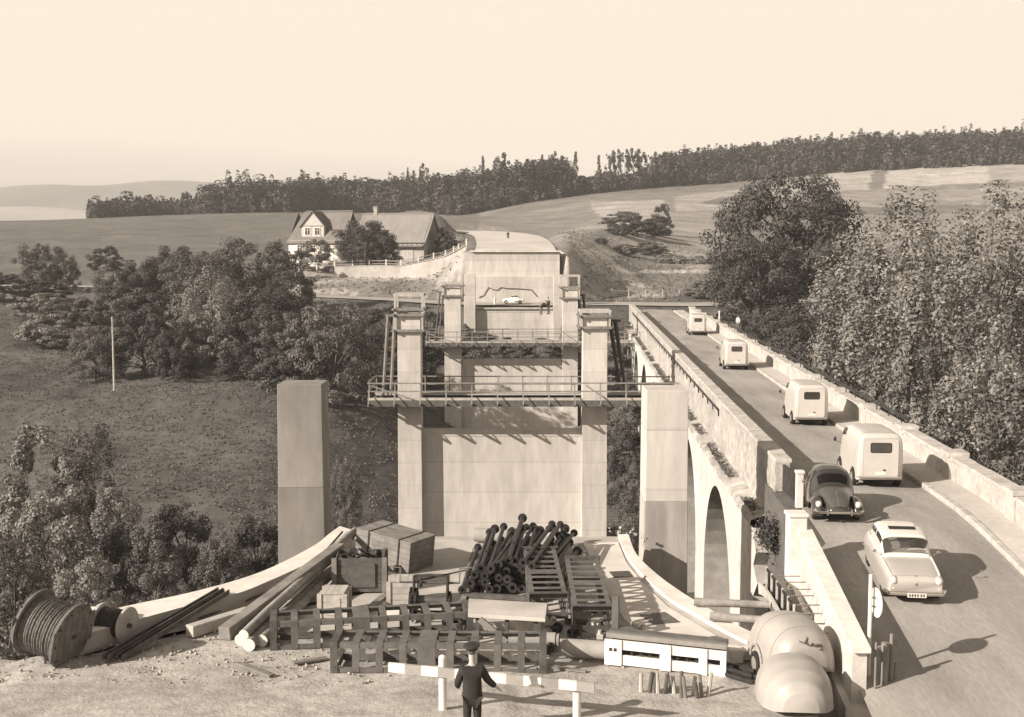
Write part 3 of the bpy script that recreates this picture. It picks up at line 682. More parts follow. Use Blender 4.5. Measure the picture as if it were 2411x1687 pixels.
# ------------------------------------------------------------------ retaining wall of the approach (new concrete)
def xw(Y): return 4.46*k + 0.081*Y
rw = thing('retaining_wall', 'bright new concrete retaining wall beside the road, below the sedan', 'wall', (0, 0, 0))
mb = MB()
def wallbit(mb, ya, yb, za0, za1, zb0, zb1, xa=0.0, xb=0.4, off=0.0, nseg=8, ftop=None):
    P = []
    for i in range(nseg + 1):
        t = i/nseg; Y = ya + (yb - ya)*t; lo = za0 + (za1 - za0)*t; hi = (zb0 + (zb1 - zb0)*t) if ftop is None else ftop(Y)
        P.append([(xw(Y) + xa, Y, lo), (xw(Y) + xa + 0.0, Y, hi), (xw(Y) + xb, Y, hi), (xw(Y) + xb, Y, lo)])
    n = 4; vs = [p for r in P for p in r]
    fs = [(i*4 + j, i*4 + (j + 1) % 4, (i + 1)*4 + (j + 1) % 4, (i + 1)*4 + j) for i in range(nseg) for j in range(4)]
    fs += [(0, 1, 2, 3), tuple(nseg*4 + j for j in (3, 2, 1, 0))]; mb.add(vs, fs)
wallbit(mb, 21.8*k, 29.3*k, -3.5, -6.5, -1.2*k, -0.80*k, -0.16, 0.9); mb.build('lower_wall', 'render_wall', rw)
mb = MB(); wallbit(mb, 22*k, 28.6*k, -1.6, -1.0, 0, 0, 0, 0.32, ftop=lambda Y: zr(Y) + 0.86); mb.build('upper_wall', 'render_wall', rw)
mb = MB()
P = []
for i in range(13):
    Y = 21.9*k + (28.9*k - 21.9*k)*i/12; z = zr(Y) + 0.865
    P.append([(xw(Y) - .04, Y, z), (xw(Y) - .04, Y, z + .10), (xw(Y) + .38, Y, z + .10), (xw(Y) + .38, Y, z)])
vs = [p for r in P for p in r]; mb.add(vs, [(i*4 + j, i*4 + (j + 1) % 4, (i + 1)*4 + (j + 1) % 4, (i + 1)*4 + j) for i in range(12) for j in range(4)] + [(0, 1, 2, 3), (51, 50, 49, 48)])
mb.build('coping', 'kerb', rw)
mb = MB(); mb.box((xw(28.8*k) - .04, 28.8*k, -0.05), (0.50, 0.5, 2.05)); mb.box((xw(28.8*k) - .04, 28.8*k, 1.02), (0.58, .6, .10)); mb.build('end_pier', 'kerb', rw, bevel=0.02)
# form ties still sticking out of the wall
for i, (px, py) in enumerate(((1880, 1356), (1893, 1370), (1905, 1387), (1912, 1402), (1925, 1424), (1932, 1444), (1938, 1468), (1945, 1490))):
    r_ = ray(px, py); t = (4.46*k - 0.16)/(r_.x - 0.081*r_.y); p = Vector((r_.x*t, r_.y*t, CAM_Z + r_.z*t))
    mb = MB(); mb.tube(p + Vector((-.55, 0.0, 0)), p + Vector((.05, 0, 0)), 0.016, 6); mb.build('form_tie', 'wood', rw)
# gate between the parapet and the wall
gt = thing('iron_gate', 'dark iron gate with white post closing the gap at the bridge parapet end', 'gate', (0, 0, 0))
g0 = Vector((xl(35.6*k) + .2, 35.6*k, 0)); g1 = Vector((7.95*k, 33.6*k, 0))
mb = MB(); mb.box(g1 + Vector((0, 0, .55)), (.22, .22, 1.15)); mb.box(g1 + Vector((0, 0, 1.16)), (.28, .28, .09)); mb.build('gate_post', 'white', gt, bevel=.01)
mb = MB()
for z in (0.15, 0.95): mb.beam(g0 + Vector((0, 0, z)), g1 + Vector((0, 0, z)), .05, .06)
mb.build('gate_frame', 'iron', gt)
for i in range(9):
    p = g0.lerp(g1, (i + .5)/9); mb = MB(); mb.beam(p + Vector((0, 0, .08)), p + Vector((0, 0, 1.0)), .12, .03); mb.build('gate_bar', 'steel', gt)
mb = MB(); mb.add([(xl(y) + o_, y, z) for z in (-7, -.09) for y in (33.4*k, 37.4*k) for o_ in (-.10, 1.6)], [(0, 2, 3, 1), (4, 5, 7, 6), (0, 1, 5, 4), (2, 6, 7, 3), (0, 4, 6, 2), (1, 3, 7, 5)]); mb.build('abutment_block', 'shade_stone', br)
# ================================================================== NEW BRIDGE
CON = 'concrete'
def column(mb, xa, xb, ya, yb, z0, z1, batter=0.10):
    c = batter
    mb.add([(xa - c, ya - c, z0), (xb + c, ya - c, z0), (xa - c, yb + c, z0), (xb + c, yb + c, z0), (xa, ya, z1), (xb, ya, z1), (xa, yb, z1), (xb, yb, z1)],
           [(0, 2, 3, 1), (4, 5, 7, 6), (0, 1, 5, 4), (2, 6, 7, 3), (0, 4, 6, 2), (1, 3, 7, 5)])
def X_at(px, Y): return (px - 1205.5)/FPX*D(px, 800, Y).y*1.0 if False else D(px, 700, Y).x
def zat(py, Y): return D(1205, py, Y).z
# near pair of free columns
Yc = 35.9*k
lc = thing('concrete_column', 'grey concrete column standing alone behind the curved left kerb', 'column', (0, 0, 0), group='free columns at the near end of the new bridge')
xa, xb = D(652, 905, Yc).x, D(757, 905, Yc).x; zt = zat(905, Yc); zm = zat(1147, Yc)
mb = MB(); column(mb, xa, xb, Yc, Yc + 1.5, zm, zt, 0.02); mb.build('upper_pour', 'concrete_grey', lc, bevel=.02)
mb = MB(); column(mb, xa - .025, xb + .025, Yc - .02, Yc + 1.52, -10.5, zm, 0.10); mb.build('lower_pour', 'concrete_dark', lc, bevel=.02)
rc = thing('concrete_column', 'pale concrete column beside the old bridge, stained darker towards its foot', 'column', (0, 0, 0), group='free columns at the near end of the new bridge')
xa, xb = D(1523, 918, Yc).x, D(1621, 918, Yc).x; zt = zat(919, Yc); zm = zat(1180, Yc)
mb = MB(); column(mb, xa, xb, Yc, Yc + 1.75, zm, zt, 0.02); mb.build('upper_pour', 'concrete_b', rc, bevel=.02)
mb = MB(); column(mb, xa - .022, xb + .022, Yc - .02, Yc + 1.77, -10.5, zm, 0.08); mb.build('lower_pour', 'concrete_stain', rc, bevel=.02)
def pier(Y, Lp, Rp, ytl, ytr, ywall, tcol, twall, label, zbot, cap=False):
    t = thing('bridge_pier', label, 'pier', (0, 0, 0), group='wall piers of the new bridge')
    la, lb = D(Lp[0], 800, Y).x, D(Lp[1], 800, Y).x; ra, rb = D(Rp[0], 800, Y).x, D(Rp[1], 800, Y).x
    mb = MB(); column(mb, la, lb, Y, Y + tcol, zbot, zat(ytl, Y), .05); mb.build('left_column', CON, t, bevel=.02)
    mb = MB(); column(mb, ra, rb, Y, Y + tcol, zbot, zat(ytr, Y), .05); mb.build('right_column', CON, t, bevel=.02)
    zw = zat(ywall, Y + twall)
    mb = MB(); mb.box(((lb + ra)/2, Y + (twall + tcol - .1)/2, (zw + zbot)/2), (ra - lb - .02, tcol - twall - .1, zw - zbot)); mb.build('wall', 'concrete_b', t, bevel=.02)
    mb = MB(); mb.box(((lb + ra)/2, Y + twall - .02 + .3, zw - .25), (ra - lb - .04, .62, .46)); mb.build('wall_cap', CON, t)
    return t, (la, lb, ra, rb, zw)
Y2, Y3, Y4 = 70*k, 111*k, 149.5*k
p2_, e2 = pier(Y2, (936, 990), (1373, 1430), 742, 744, 1010, 1.6, 0.80, 'nearest wall pier of the new bridge with walkway round its columns', -13)
p3_, e3 = pier(Y3, (1047, 1085), (1325, 1360), 677, 681, 845, 1.6, 0.80, 'second wall pier of the new bridge, half hidden by the nearest', -12)
p4_, e4 = pier(Y4 - 4, (1093, 1119), (1303, 1330), 644, 647, 727, 1.6, 0.95, 'farthest wall pier of the new bridge with board cap below the white coupe', -9)
mb = MB(); la, lb, ra, rb, zw = e4
mb.box(((lb + ra)/2, Y4 - 4 + 1.25, zw + .10), (ra - lb - .1, 1.1, .2)); mb.build('cap_boards', 'wood_pale', p4_, bevel=.01)
mb = MB(); mb.box(((lb + ra)/2, Y4 - 4 + .82, zw - .06), (ra - lb - .6, .10, .14)); mb.build('cap_beam', 'wood', p4_)
# ------------------------------------------------------------------ far abutment
YA = 158*k
ab = thing('abutment', 'tall pale concrete abutment wall at the far end of the new bridge', 'abutment', (0, 0, 0))
xa, xb = D(1112, 600, YA).x, D(1318, 600, YA).x; zt = zat(592, YA)
mb = MB(); mb.box(((xa + xb)/2, YA + .9, (zt - 2)/2), (xb - xa, 1.8, zt + 2)); mb.build('breast_wall', CON, ab, bevel=.03)
mb = MB(); mb.box(((xa + xb)/2 - .25, YA + .2, zat(650, YA)/2 - 1.0), (xb - xa + .9, 1.0, zat(650, YA) + 2)); mb.build('lower_step', 'concrete_b', ab, bevel=.03)
mb = MB(); mb.box(((xa + xb)/2, YA + .55, zt + .07), (xb - xa + .5, 1.9, .22)); mb.build('top_kerb', 'slab_pale', ab, bevel=.02)
mb = MB(); mb.box((xa - .55, YA + 1.2, (zt - 2)/2 - .2), (1.05, 1.8, zt + 1.6)); mb.build('wing_wall', CON, ab, bevel=.03)
mb = MB(); mb.beam((xb - .2, YA + 1.9, zt - 3.4), (xb - .2, YA + 14, zt - 3.4), .4, 6.6); mb.build('side_wall', 'concrete_grey', ab)
# lamp cable swaying along the wall
cp_ = [(1127, 700), (1138, 695), (1145, 683), (1150, 676), (1160, 681), (1170, 683), (1180, 676), (1195, 679), (1212, 679), (1230, 680), (1252, 682), (1258, 690), (1265, 698)]
mb = MB(); mb.path([D(a, b, YA - .4) for a, b in cp_], .05, 5)
tag(mb.build('cable', 'iron'), 'dark cable hung in loose waves along the far abutment wall', 'cable')
# ------------------------------------------------------------------ near abutment slab with curved kerbs
inn = [(150, 1506), (295, 1466), (440, 1426), (560, 1396), (640, 1364), (720, 1328), (781, 1298), (827, 1246)]
out = [(150, 1462), (293, 1427), (440, 1396), (560, 1364), (646, 1332), (740, 1283), (775, 1256), (800, 1238)]
rin = [(1455, 1262), (1474, 1308), (1513, 1357), (1574, 1412), (1635, 1448), (1705, 1488), (1760, 1516)]
rout = [(1480, 1262), (1498, 1308), (1544, 1354), (1605, 1399), (1666, 1436), (1727, 1473), (1785, 1500)]
ZK = -0.82*k
def smooth_line(L, z, n=6):
    P = [np.array(G(a, b, z)) for a, b in L]; o = []
    for i in range(len(P) - 1):
        p0 = P[max(i - 1, 0)]; p1 = P[i]; p2 = P[i + 1]; p3 = P[min(i + 2, len(P) - 1)]
        for j in range(n):
            t = j/n; o.append(0.5*((2*p1) + (-p0 + p2)*t + (2*p0 - 5*p1 + 4*p2 - p3)*t*t + (-p0 + 3*p1 - 3*p2 + p3)*t**3))
    o.append(P[-1]); return o
LI, LO = smooth_line(inn, ZK), smooth_line(out, ZK)
RI, RO = smooth_line(rin, SITE_Z + .02), smooth_line(rout, SITE_Z + .02)
YE = RI[0][1]
na = thing('abutment', 'near abutment platform with curved white kerbs, stacked with bridge parts', 'abutment', (0, 0, 0))
poly = [(p[0], p[1]) for p in LI] + [(LI[-1][0], YE + .05), (RI[0][0], YE + .05)] + [(p[0], p[1]) for p in RI] + [(RI[-1][0], 24.9*k), (LI[0][0], 24.9*k)]
mb = MB(); mb.prism(poly, -9, SITE_Z); mb.build('slab', 'slab', na)
mb = MB(); P = [[(i[0], i[1], SITE_Z - .3), (i[0], i[1], ZK), (o[0], o[1], ZK), (o[0], o[1], -7)] for i, o in zip(LI, LO)]
mb.cur = 0
mb.grid([r[1:3] for r in P]); mb.cur = 1; mb.grid([r[0:2] for r in P]); mb.cur = 0; mb.grid([r[2:4] for r in P]); mb.add(P[-1], [(0, 1, 2, 3)])
mb.build('left_kerb', ['kerb', 'kerb_face_shade'], na)
mb = MB(); P = [[(i[0], i[1], SITE_Z - .1), (i[0], i[1], SITE_Z + .09), (o[0], o[1], SITE_Z + .09), (o[0], o[1], -7)] for i, o in zip(RI, RO)]
mb.grid(P); mb.build('right_kerb', 'kerb', na)
mb = MB(); Pp = [(1375, 1266), (1455, 1262), (1474, 1308), (1513, 1357), (1574, 1412), (1635, 1448), (1700, 1486), (1530, 1492), (1470, 1440), (1430, 1380), (1395, 1310)]
mb.prism([(G(a, b).x, G(a, b).y) for a, b in Pp], SITE_Z - .1, SITE_Z + .035); mb.build('screed', 'slab_pale', na)
def plate(name, pts, mat, z, th, par):
    mb = MB(); mb.prism([(G(a, b, z).x, G(a, b, z).y) for a, b in pts], z - th, z); return mb.build(name, mat, par)
tag(plate('flat_plate', [(1434, 1345), (1480, 1343), (1490, 1356), (1446, 1358)], 'steel', SITE_Z + .06, .02, None), 'small dark plate lying flat on the pale screed', 'plate')  # thin flat sheet, darker than the screed under it
tag(plate('flat_plate', [(1505, 1445), (1566, 1440), (1600, 1463), (1538, 1468)], 'steel_mid', SITE_Z + .06, .02, None), 'larger grey plate on the screed near the curved kerb', 'plate')
# ================================================================== WALKWAYS ROUND THE PIERS
def walkway(Y, e, xL, xR, zdeck, label, t0=1.4, t1=2.9, posts=14):
    w = thing('walkway', label, 'scaffold', (0, 0, 0), group='timber walkways hung round the pier columns')
    ya, yb = Y - t0, Y + t1
    n = max(2, int((xR - xL)/1.6))
    for row, (p0, p1) in enumerate(((ya, Y - .12), (Y + 1.75, yb))):
        for j in range(3):
            wdt = (p1 - p0)/3; mb = MB()
            mb.box(((xL + xR)/2, p0 + wdt*(j + .5), zdeck - .03 + random.uniform(-.01, .01)), (xR - xL - random.uniform(0, .5), wdt - .03, .06)); mb.build('plank', 'wood_pale' if j != 1 else 'scaffold', w)
    for y in (ya - .04, yb + .04):
        mb = MB(); mb.beam((xL, y, zdeck - .24), (xR, y, zdeck - .24), .12, .40); mb.build('edge_beam_shade', 'wood_dark', w)  # deep dark beams stand in for the black shade under the deck
    mb = MB(); mb.beam((xL, ya - .1, zdeck + .06), (xR, ya - .1, zdeck + .06), .04, .16); mb.build('toe_board', 'wood_pale', w)
    for i in range(n + 1):
        x = xL + .1 + (xR - xL - .2)*i/n
        inside = (e[0] - .1 < x < e[1] + .1) or (e[2] - .1 < x < e[3] + .1)
        mb = MB(); mb.beam((x, ya - .85, zdeck - .30), (x, (Y - .05) if inside else yb + .2, zdeck - .30), .12, .16); mb.build('cross_beam', 'wood_dark', w)
        mb = MB(); mb.beam((x, ya - .80, zdeck - .26), (x, ya - .02, zdeck + .75), .07, .05); mb.build('raker', 'scaffold', w)
        mb = MB(); mb.beam((x, ya - .06, zdeck - .35), (x, ya - .06, zdeck + 1.18), .08, .07); mb.build('post', 'scaffold', w)
        mb = MB(); mb.beam((x, yb + .06, zdeck - .2), (x, yb + .06, zdeck + 1.18), .08, .07); mb.build('post', 'scaffold', w)
    for y in (ya - .12, yb + .12):
        for z, mt in ((1.12, 'scaffold'), (0.58, 'scaffold')):
            mb = MB(); mb.beam((xL, y, zdeck + z), (xR, y, zdeck + z + random.uniform(-.06, .06)), .045, .085); mb.build('rail', mt, w)
    for x in (xL, ):
        for z in (1.1, .55): mb = MB(); mb.beam((x, ya, zdeck + z), (x, yb, zdeck + z), .05, .1); mb.build('rail', 'scaffold', w)
    mb = MB(); mb.beam((xL + .1, ya - .16, zdeck + 1.0), (xL + 3.0, ya - .16, zdeck + .05), .05, .09); mb.build('brace', 'scaffold', w)
    mb = MB(); mb.beam((e[2] + .1, ya - .16, zdeck + 1.0), (e[2] + 1.5, ya - .16, zdeck + .05), .05, .09); mb.build('brace', 'scaffold', w)
    return w
walkway(Y2, e2, D(872, 945, Y2).x, xl(Y2) - .15, zat(941, Y2 - 1.4), 'long timber walkway with handrails round the nearest pier columns')
walkway(Y3, e3, D(1004, 808, Y3).x, xl(Y3) - .05, zat(806, Y3 - 1.4), 'timber walkway round the second pier, reaching the old bridge')
# ------------------------------------------------------------------ formwork on the column heads
def formwork(Y, xa, xb, levels, ztop, label, mat='wood_pale', open_top=True):
    f = thing('column_formwork', label, 'formwork', (0, 0, 0), group='timber formwork on the column heads')
    ya, yb = Y - .12, Y + 1.72
    for sx in (xa - .14, xb + .14):
        for y in (ya, yb): mb = MB(); mb.beam((sx, y, levels[0] - .1), (sx, y, ztop), .13, .13); mb.build('post', mat, f)
    for z in levels:
        mb = MB()
        for y in (ya - .1, yb + .1): mb.beam((xa - .36, y, z), (xb + .36, y, z), .10, .17)
        for x in (xa - .24, xb + .24): mb.beam((x, ya - .3, z + .0), (x, yb + .3, z + .0), .10, .15)
        mb.build('waler', 'wood', f)
    for x in (xa - .045, xb + .045): mb = MB(); mb.box((x, Y + .8, (levels[0] + levels[-1])/2), (.07, 1.5, abs(levels[-1] - levels[0]))); mb.build('side_panel', mat, f)
    if open_top:
        mb = MB()
        for y in (ya, yb): mb.beam((xa - .25, y, ztop), (xb + .25, y, ztop), .12, .2)
        for x in (xa - .14, xb + .14): mb.beam((x, ya, ztop), (x, yb, ztop), .1, .16)
        mb.build('top_frame', mat, f)
    return f
z2 = lambda py: zat(py, Y2 - .2)
z3 = lambda py: zat(py, Y3 - .2)
formwork(Y2, e2[0], e2[1], [z2(778), z2(741), z2(728)], z2(694), 'open timber formwork on the left column of the nearest pier')
formwork(Y2, e2[2], e2[3], [z2(771), z2(744)], z2(733), 'low timber formwork on the right column of the nearest pier')
formwork(Y3, e3[0], e3[1], [z3(696), z3(673)], z3(667), 'timber formwork on the left column of the second pier')
formwork(Y3, e3[2], e3[3], [z3(702), z3(677)], z3(649), 'open box formwork on the right column of the second pier')
# ------------------------------------------------------------------ hoist poles beside the columns
def hoist(name, label, poles, bar, r, mat, Y):
    t = thing(name, label, 'hoist', (0, 0, 0), group='hoist poles beside the columns')
    for a, b, c, d in poles: mb = MB(); mb.tube(D(a, b, Y), D(c, d, Y), r, 7, r*.8); mb.build('pole', mat, t)
    mb = MB(); mb.beam(D(bar[0], bar[1], Y), D(bar[2], bar[3], Y), .16, .16); mb.build('crossbar', mat, t)
    n = 5
    for i in range(1, n):
        p, q = poles[0], poles[1]; f = i/n
        mb = MB(); mb.tube(D(p[0] + (p[2] - p[0])*f, p[1] + (p[3] - p[1])*f, Y), D(q[0] + (q[2] - q[0])*f, q[1] + (q[3] - q[1])*f, Y), .03, 5); mb.build('rung', mat, t)
    return t
hoist('hoist_frame', 'black pole hoist leaning right of the nearest pier', [(1433, 735, 1458, 900), (1448, 752, 1470, 900)], (1430, 754, 1462, 754), .15, 'iron', Y2 + .8)
hoist('hoist_frame', 'black pole hoist right of the second pier', [(1362, 690, 1372, 812), (1373, 692, 1384, 812)], (1360, 694, 1378, 694), .14, 'iron', Y3 + .8)
hoist('hoist_frame', 'grey pole hoist left of the nearest pier', [(930, 742, 920, 930), (914, 742, 902, 930)], (908, 742, 934, 742), .13, 'wood', Y2 + .8)
hoist('hoist_frame', 'thin pole hoist left of the second pier', [(1044, 688, 1032, 806), (1036, 688, 1024, 806)], (1030, 687, 1048, 687), .10, 'wood_dark', Y3 + .8)
# ================================================================== YARD SURFACE
mb = MB(); P = []
ys = np.linspace(8*k, 27.2*k, 110); xs = np.linspace(-15*k, 5.4*k, 150)
for y in ys:
    r_ = []
    for x in xs:
        z = SITE_Z + .012 + 0.09*float(vnoise(np.array(x), np.array(y), 2.3, 21)) + 0.07*float(vnoise(np.array(x), np.array(y), .7, 22))
        z += 0.10*max(0, min(1, (24.5*k - y)/3)) * (1 if x < 0 else .4) + .17*max(0, min(1, (27.3 - y)/2.6))
        if x < -9.5*k: z -= (-9.5*k - x)*0.22*max(0, (y - 20*k)/8)
        e_ = (y - (25.3*k + 0.8*math.sin(x*.7) + .3*math.sin(x*2.1)))
        if e_ > 0: z -= e_*.25
        r_.append((x, y, z))
    P.append(r_)
mb.grid(P); struct(mb.build('yard', 'soil', smooth=60))
# ================================================================== BUILDING YARD
S = SITE_Z + 0.045
def at(px, py, dz=0.0): p = G(px, py, S + dz); return p
# ------------------------------------------------------------------ steel trestles (laid lattice boxes)
def make_trestle(label, mat='steel_mid', L=4.7, Wd=0.95, H=0.70):
    t = thing('steel_trestle', label, 'trestle', group='riveted steel trestles lying in the yard')
    for y in (-Wd/2, Wd/2):
        for z in (.06, H - .06):
            mb = MB(); mb.box((0, y, z), (L, .018, .13)); mb.box((0, y - math.copysign(.05, y), z + (.055 if z > .3 else -.055)), (L, .11, .018)); mb.build('rail', mat, t)
    n = 8
    for i in range(n):
        x = -L/2 + .42 + (L - .84)*i/(n - 1); w = .17 if i != 3 else .42
        for y in (-Wd/2 - .014, Wd/2 + .014): mb = MB(); mb.box((x, y, H/2), (w, .016, H - .02)); mb.build('batten', mat, t)
        mb = MB(); mb.box((x, 0, H + .012), (w, Wd + .02, .016)); mb.build('top_batten', mat, t)
    for s in (-1, 1):
        mb = MB(); x = s*(L/2 + .02)
        mb.box((x, 0, .09), (.02, Wd + .04, .18)); mb.box((x, 0, H - .07), (.02, Wd + .04, .16))
        for y in (-Wd/2 - .03, Wd/2 + .03): mb.box((x + s*.07, y, H/2), (.17, .022, H + .08))
        mb.box((x + s*.07, 0, H + .03), (.17, Wd + .06, .02)); mb.build('end_frame', ['steel'], t)
    for s in (-1, 1):
        for i in range(3): mb = MB(); mb.ell((s*(L/2 - .05), -Wd/2 - .03, .15 + i*.2), (.03, .02, .03), 7, 5); mb.build('rivet', 'steel', t)
    return t
def lay(t, a, b, z=S):
    a, b = Vector(a), Vector(b); d = b - a; c = (a + b)/2
    n = Vector((-d.y, d.x, 0)).normalized()
    t.location = (c.x + n.x*.47, c.y + n.y*.47, z); t.rotation_euler = (0, 0, math.atan2(d.y, d.x))
tr = make_trestle('steel trestle lying foremost, behind the striped barrier')
lay(tr, at(803, 1582), at(1262, 1586))
t2 = dup(tr, label='steel trestle lying second, between small box and winch'); lay(t2, at(655, 1530), at(1096, 1505))
t3 = dup(tr, label='steel trestle lying lengthwise right beside the pile of black pipes'); p, q = at(1338, 1490), at(1302, 1340); lay(t3, p, q, S + .02)
t4 = dup(tr, label='steel trestle lying lengthwise nearest the right curved kerb'); p, q = at(1440, 1512), at(1406, 1372); lay(t4, p, q, S + .02)
for t_, zz in ((t3, .12), (t4, .12)): t_.location.z += zz
# bearers under the two lengthwise trestles
for i, (pa, pb) in enumerate((((1330, 1462), (1420, 1466)), ((1440, 1478), (1510, 1482)))):
    mb = MB(); mb.beam(at(*pa, .06), at(*pb, .06), .14, .12); tag(mb.build('timber_bearer', 'wood_dark'), ['dark timber bearer under the trestle beside the pipes', 'dark timber bearer under the trestle nearest the kerb'][i], 'timber')
# ------------------------------------------------------------------ flanged black pipes in a heap
def pipe_mesh(L, r, seed):
    rr = random.Random(seed); mb = MB()
    mb.hollow((0, 0, 0), (0, L, 0), r, r*.62, 10)
    for y in (0.0, L - .05): mb.hollow((0, y, 0), (0, y + .05, 0), r*2.0, r*.60, 14)
    if rr.random() < .4: mb.hollow((0, L*.35, 0), (0, L*.35 + .1, 0), r*1.35, r*.9, 10)
    o = mb.build('pipe', 'iron', smooth=35); me_ = o.data; bpy.data.objects.remove(o); return me_
PM = [pipe_mesh(5.0, .062, 1), pipe_mesh(4.6, .062, 2), pipe_mesh(4.8, .075, 3), pipe_mesh(5.3, .058, 4)]
base = at(1188, 1404)
ORD = ['first', 'second', 'third', 'fourth', 'fifth', 'sixth', 'seventh', 'eighth', 'ninth', 'tenth', 'eleventh', 'twelfth', 'thirteenth']
rows_ = [11, 10, 9, 8, 6]; n_ = 0
names_ = ['bottom', 'second', 'third', 'fourth', 'top']
for j, cnt in enumerate(rows_):
    for i in range(cnt):
        x = base.x + (i - (cnt - 1)/2)*.235 + random.uniform(-.04, .04) + j*.05; y = base.y + random.uniform(-.35, .5) + (0.35 if j > 1 else 0)*random.random()
        z = S + .22 + j*.165 + random.uniform(-.02, .03)
        o = link('flanged_pipe', PM[(i*3 + j*2) % 4]); ang = -(.10 + .10*(i/cnt) + random.uniform(-.05, .07))
        o.location = (x, y, z); o.rotation_euler = (random.uniform(.0, .03) + (.02 if j > 2 else 0), random.uniform(0, 6.28), ang)
        tag(o, 'black flanged pipe, %s from the left in the %s layer of the heap' % (ORD[i], names_[j]), 'pipe', 'black flanged pipes heaped on the slab')
for i, (a, b) in enumerate((((1095, 1400), (1280, 1410)), ((1140, 1310), (1310, 1318)))):
    mb = MB(); mb.beam(at(*a, .05), at(*b, .05), .16, .12); tag(mb.build('timber_bearer', 'wood_dark'), ['timber bearer under the front ends of the black pipes', 'timber bearer under the far ends of the black pipes'][i], 'timber')
o = plate('boards', [(1082, 1390), (1112, 1390), (1142, 1289), (1114, 1288)], 'wood', S + .06, .05, None); o.name = 'duckboard'; tag(o, 'dark duckboard lying left of the black pipe heap', 'board')
# loose pipe behind the heap
for a, b, lab in (((1318, 1300), (1330, 1245), 'short black flanged pipe lying right behind the pipe heap'), ((1300, 1296), (1318, 1262), 'short black flanged pipe leaning right of the heap top')):
    p, q = at(*a, .2), at(*b, .5); mb = MB(); mb.hollow(p, q, .07, .045, 10); d = (q - p).normalized(); mb.hollow(q, q + d*.06, .16, .045, 14); mb.hollow(p - d*.05, p, .16, .045, 14)
    tag(mb.build('flanged_pipe', 'iron', smooth=35), lab, 'pipe', 'black flanged pipes heaped on the slab')
# ------------------------------------------------------------------ cement pipes
def cpipe(a, b, r, label):
    p, q = Vector(a), Vector(b); p.z = q.z = S + r; d = (q - p).normalized(); t = thing('cement_pipe', label, 'pipe', group='cement pipes lying in the yard')
    mb = MB(); mb.hollow(p, q, r, r*.78, 28); mb.build('barrel', 'pipe', t, smooth=35)
    mb = MB(); mb.hollow(q, q + d*.09, r*.86, r*.76, 28); mb.build('spigot', 'pipe', t, smooth=35); return t
cpipe(at(1119, 1274), at(1196, 1278), .235, 'grey cement pipe lying at the far edge of the platform')
cpipe(at(1199, 1521), at(1308, 1526), .20, 'grey cement pipe below the workbench, behind the foremost trestle')
cpipe(at(1428, 1552), at(1333, 1546), .225, 'grey cement pipe in front, touching the white girder')
# ------------------------------------------------------------------ workbench
wb = thing('workbench', 'grey slab workbench on trestle legs in front of the pipe heap', 'bench')
zt = -0.56*k
q4 = [G(a, b, zt) for a, b in ((1104, 1408), (1289, 1419), (1284, 1455), (1102, 1444))]
mb = MB(); mb.prism([(p.x, p.y) for p in q4], zt - .10, zt); mb.build('top', 'slab', wb, bevel=.01)
for f, g in ((.12, .2), (.12, .85), (.5, .2), (.5, .85), (.88, .2), (.88, .85)):
    a = q4[0].lerp(q4[1], f); b = q4[3].lerp(q4[2], f); p = a.lerp(b, g); mb = MB(); mb.beam((p.x, p.y, S), (p.x, p.y, zt - .1), .09, .09); mb.build('leg', 'wood_dark', wb)
mb = MB(); a = q4[3].lerp(q4[2], .15); b = q4[3].lerp(q4[2], .5); mb.beam((a.x, a.y, zt - .12), (b.x, b.y, S + .1), .06, .16); mb.build('brace', 'wood', wb)
def box_thing(name, label, cat, c, d, rz, mat, slats=0, lid=None, open_=False, group=None):
    t = thing(name, label, cat, (c.x, c.y, c.z), rz, group)
    w, l, h = d; th = .035
    if slats:
        for side in range(4):
            for i in range(slats):
                zz = h*(i + .5)/slats; mb = MB(); hh = h/slats - .012
                if side == 0: mb.box((0, -l/2, zz), (w, th, hh))
                if side == 1: mb.box((0, l/2, zz), (w, th, hh))
                if side == 2: mb.box((-w/2, 0, zz), (th, l - th*1.1, hh))
                if side == 3: mb.box((w/2, 0, zz), (th, l - th*1.1, hh))
                mb.build('board', mat, t)
        for x in (-w/2 - .012, w/2 + .012):
            for y in (-l/2 - .03, l/2 + .03): mb = MB(); mb.box((x, y, h/2), (.12, .035, h + .02)); mb.build('corner_batten', mat, t)
        mb = MB(); mb.box((0, 0, .03), (w - .05, l - .05, .04)); mb.build('floor', mat, t)
    if not open_:
        n = 4
        for i in range(n): mb = MB(); mb.box((-w/2 + w*(i + .5)/n, 0, h + .022), (w/n - .008, l + .08, .04)); mb.build('lid_board', lid or mat, t)
    return t
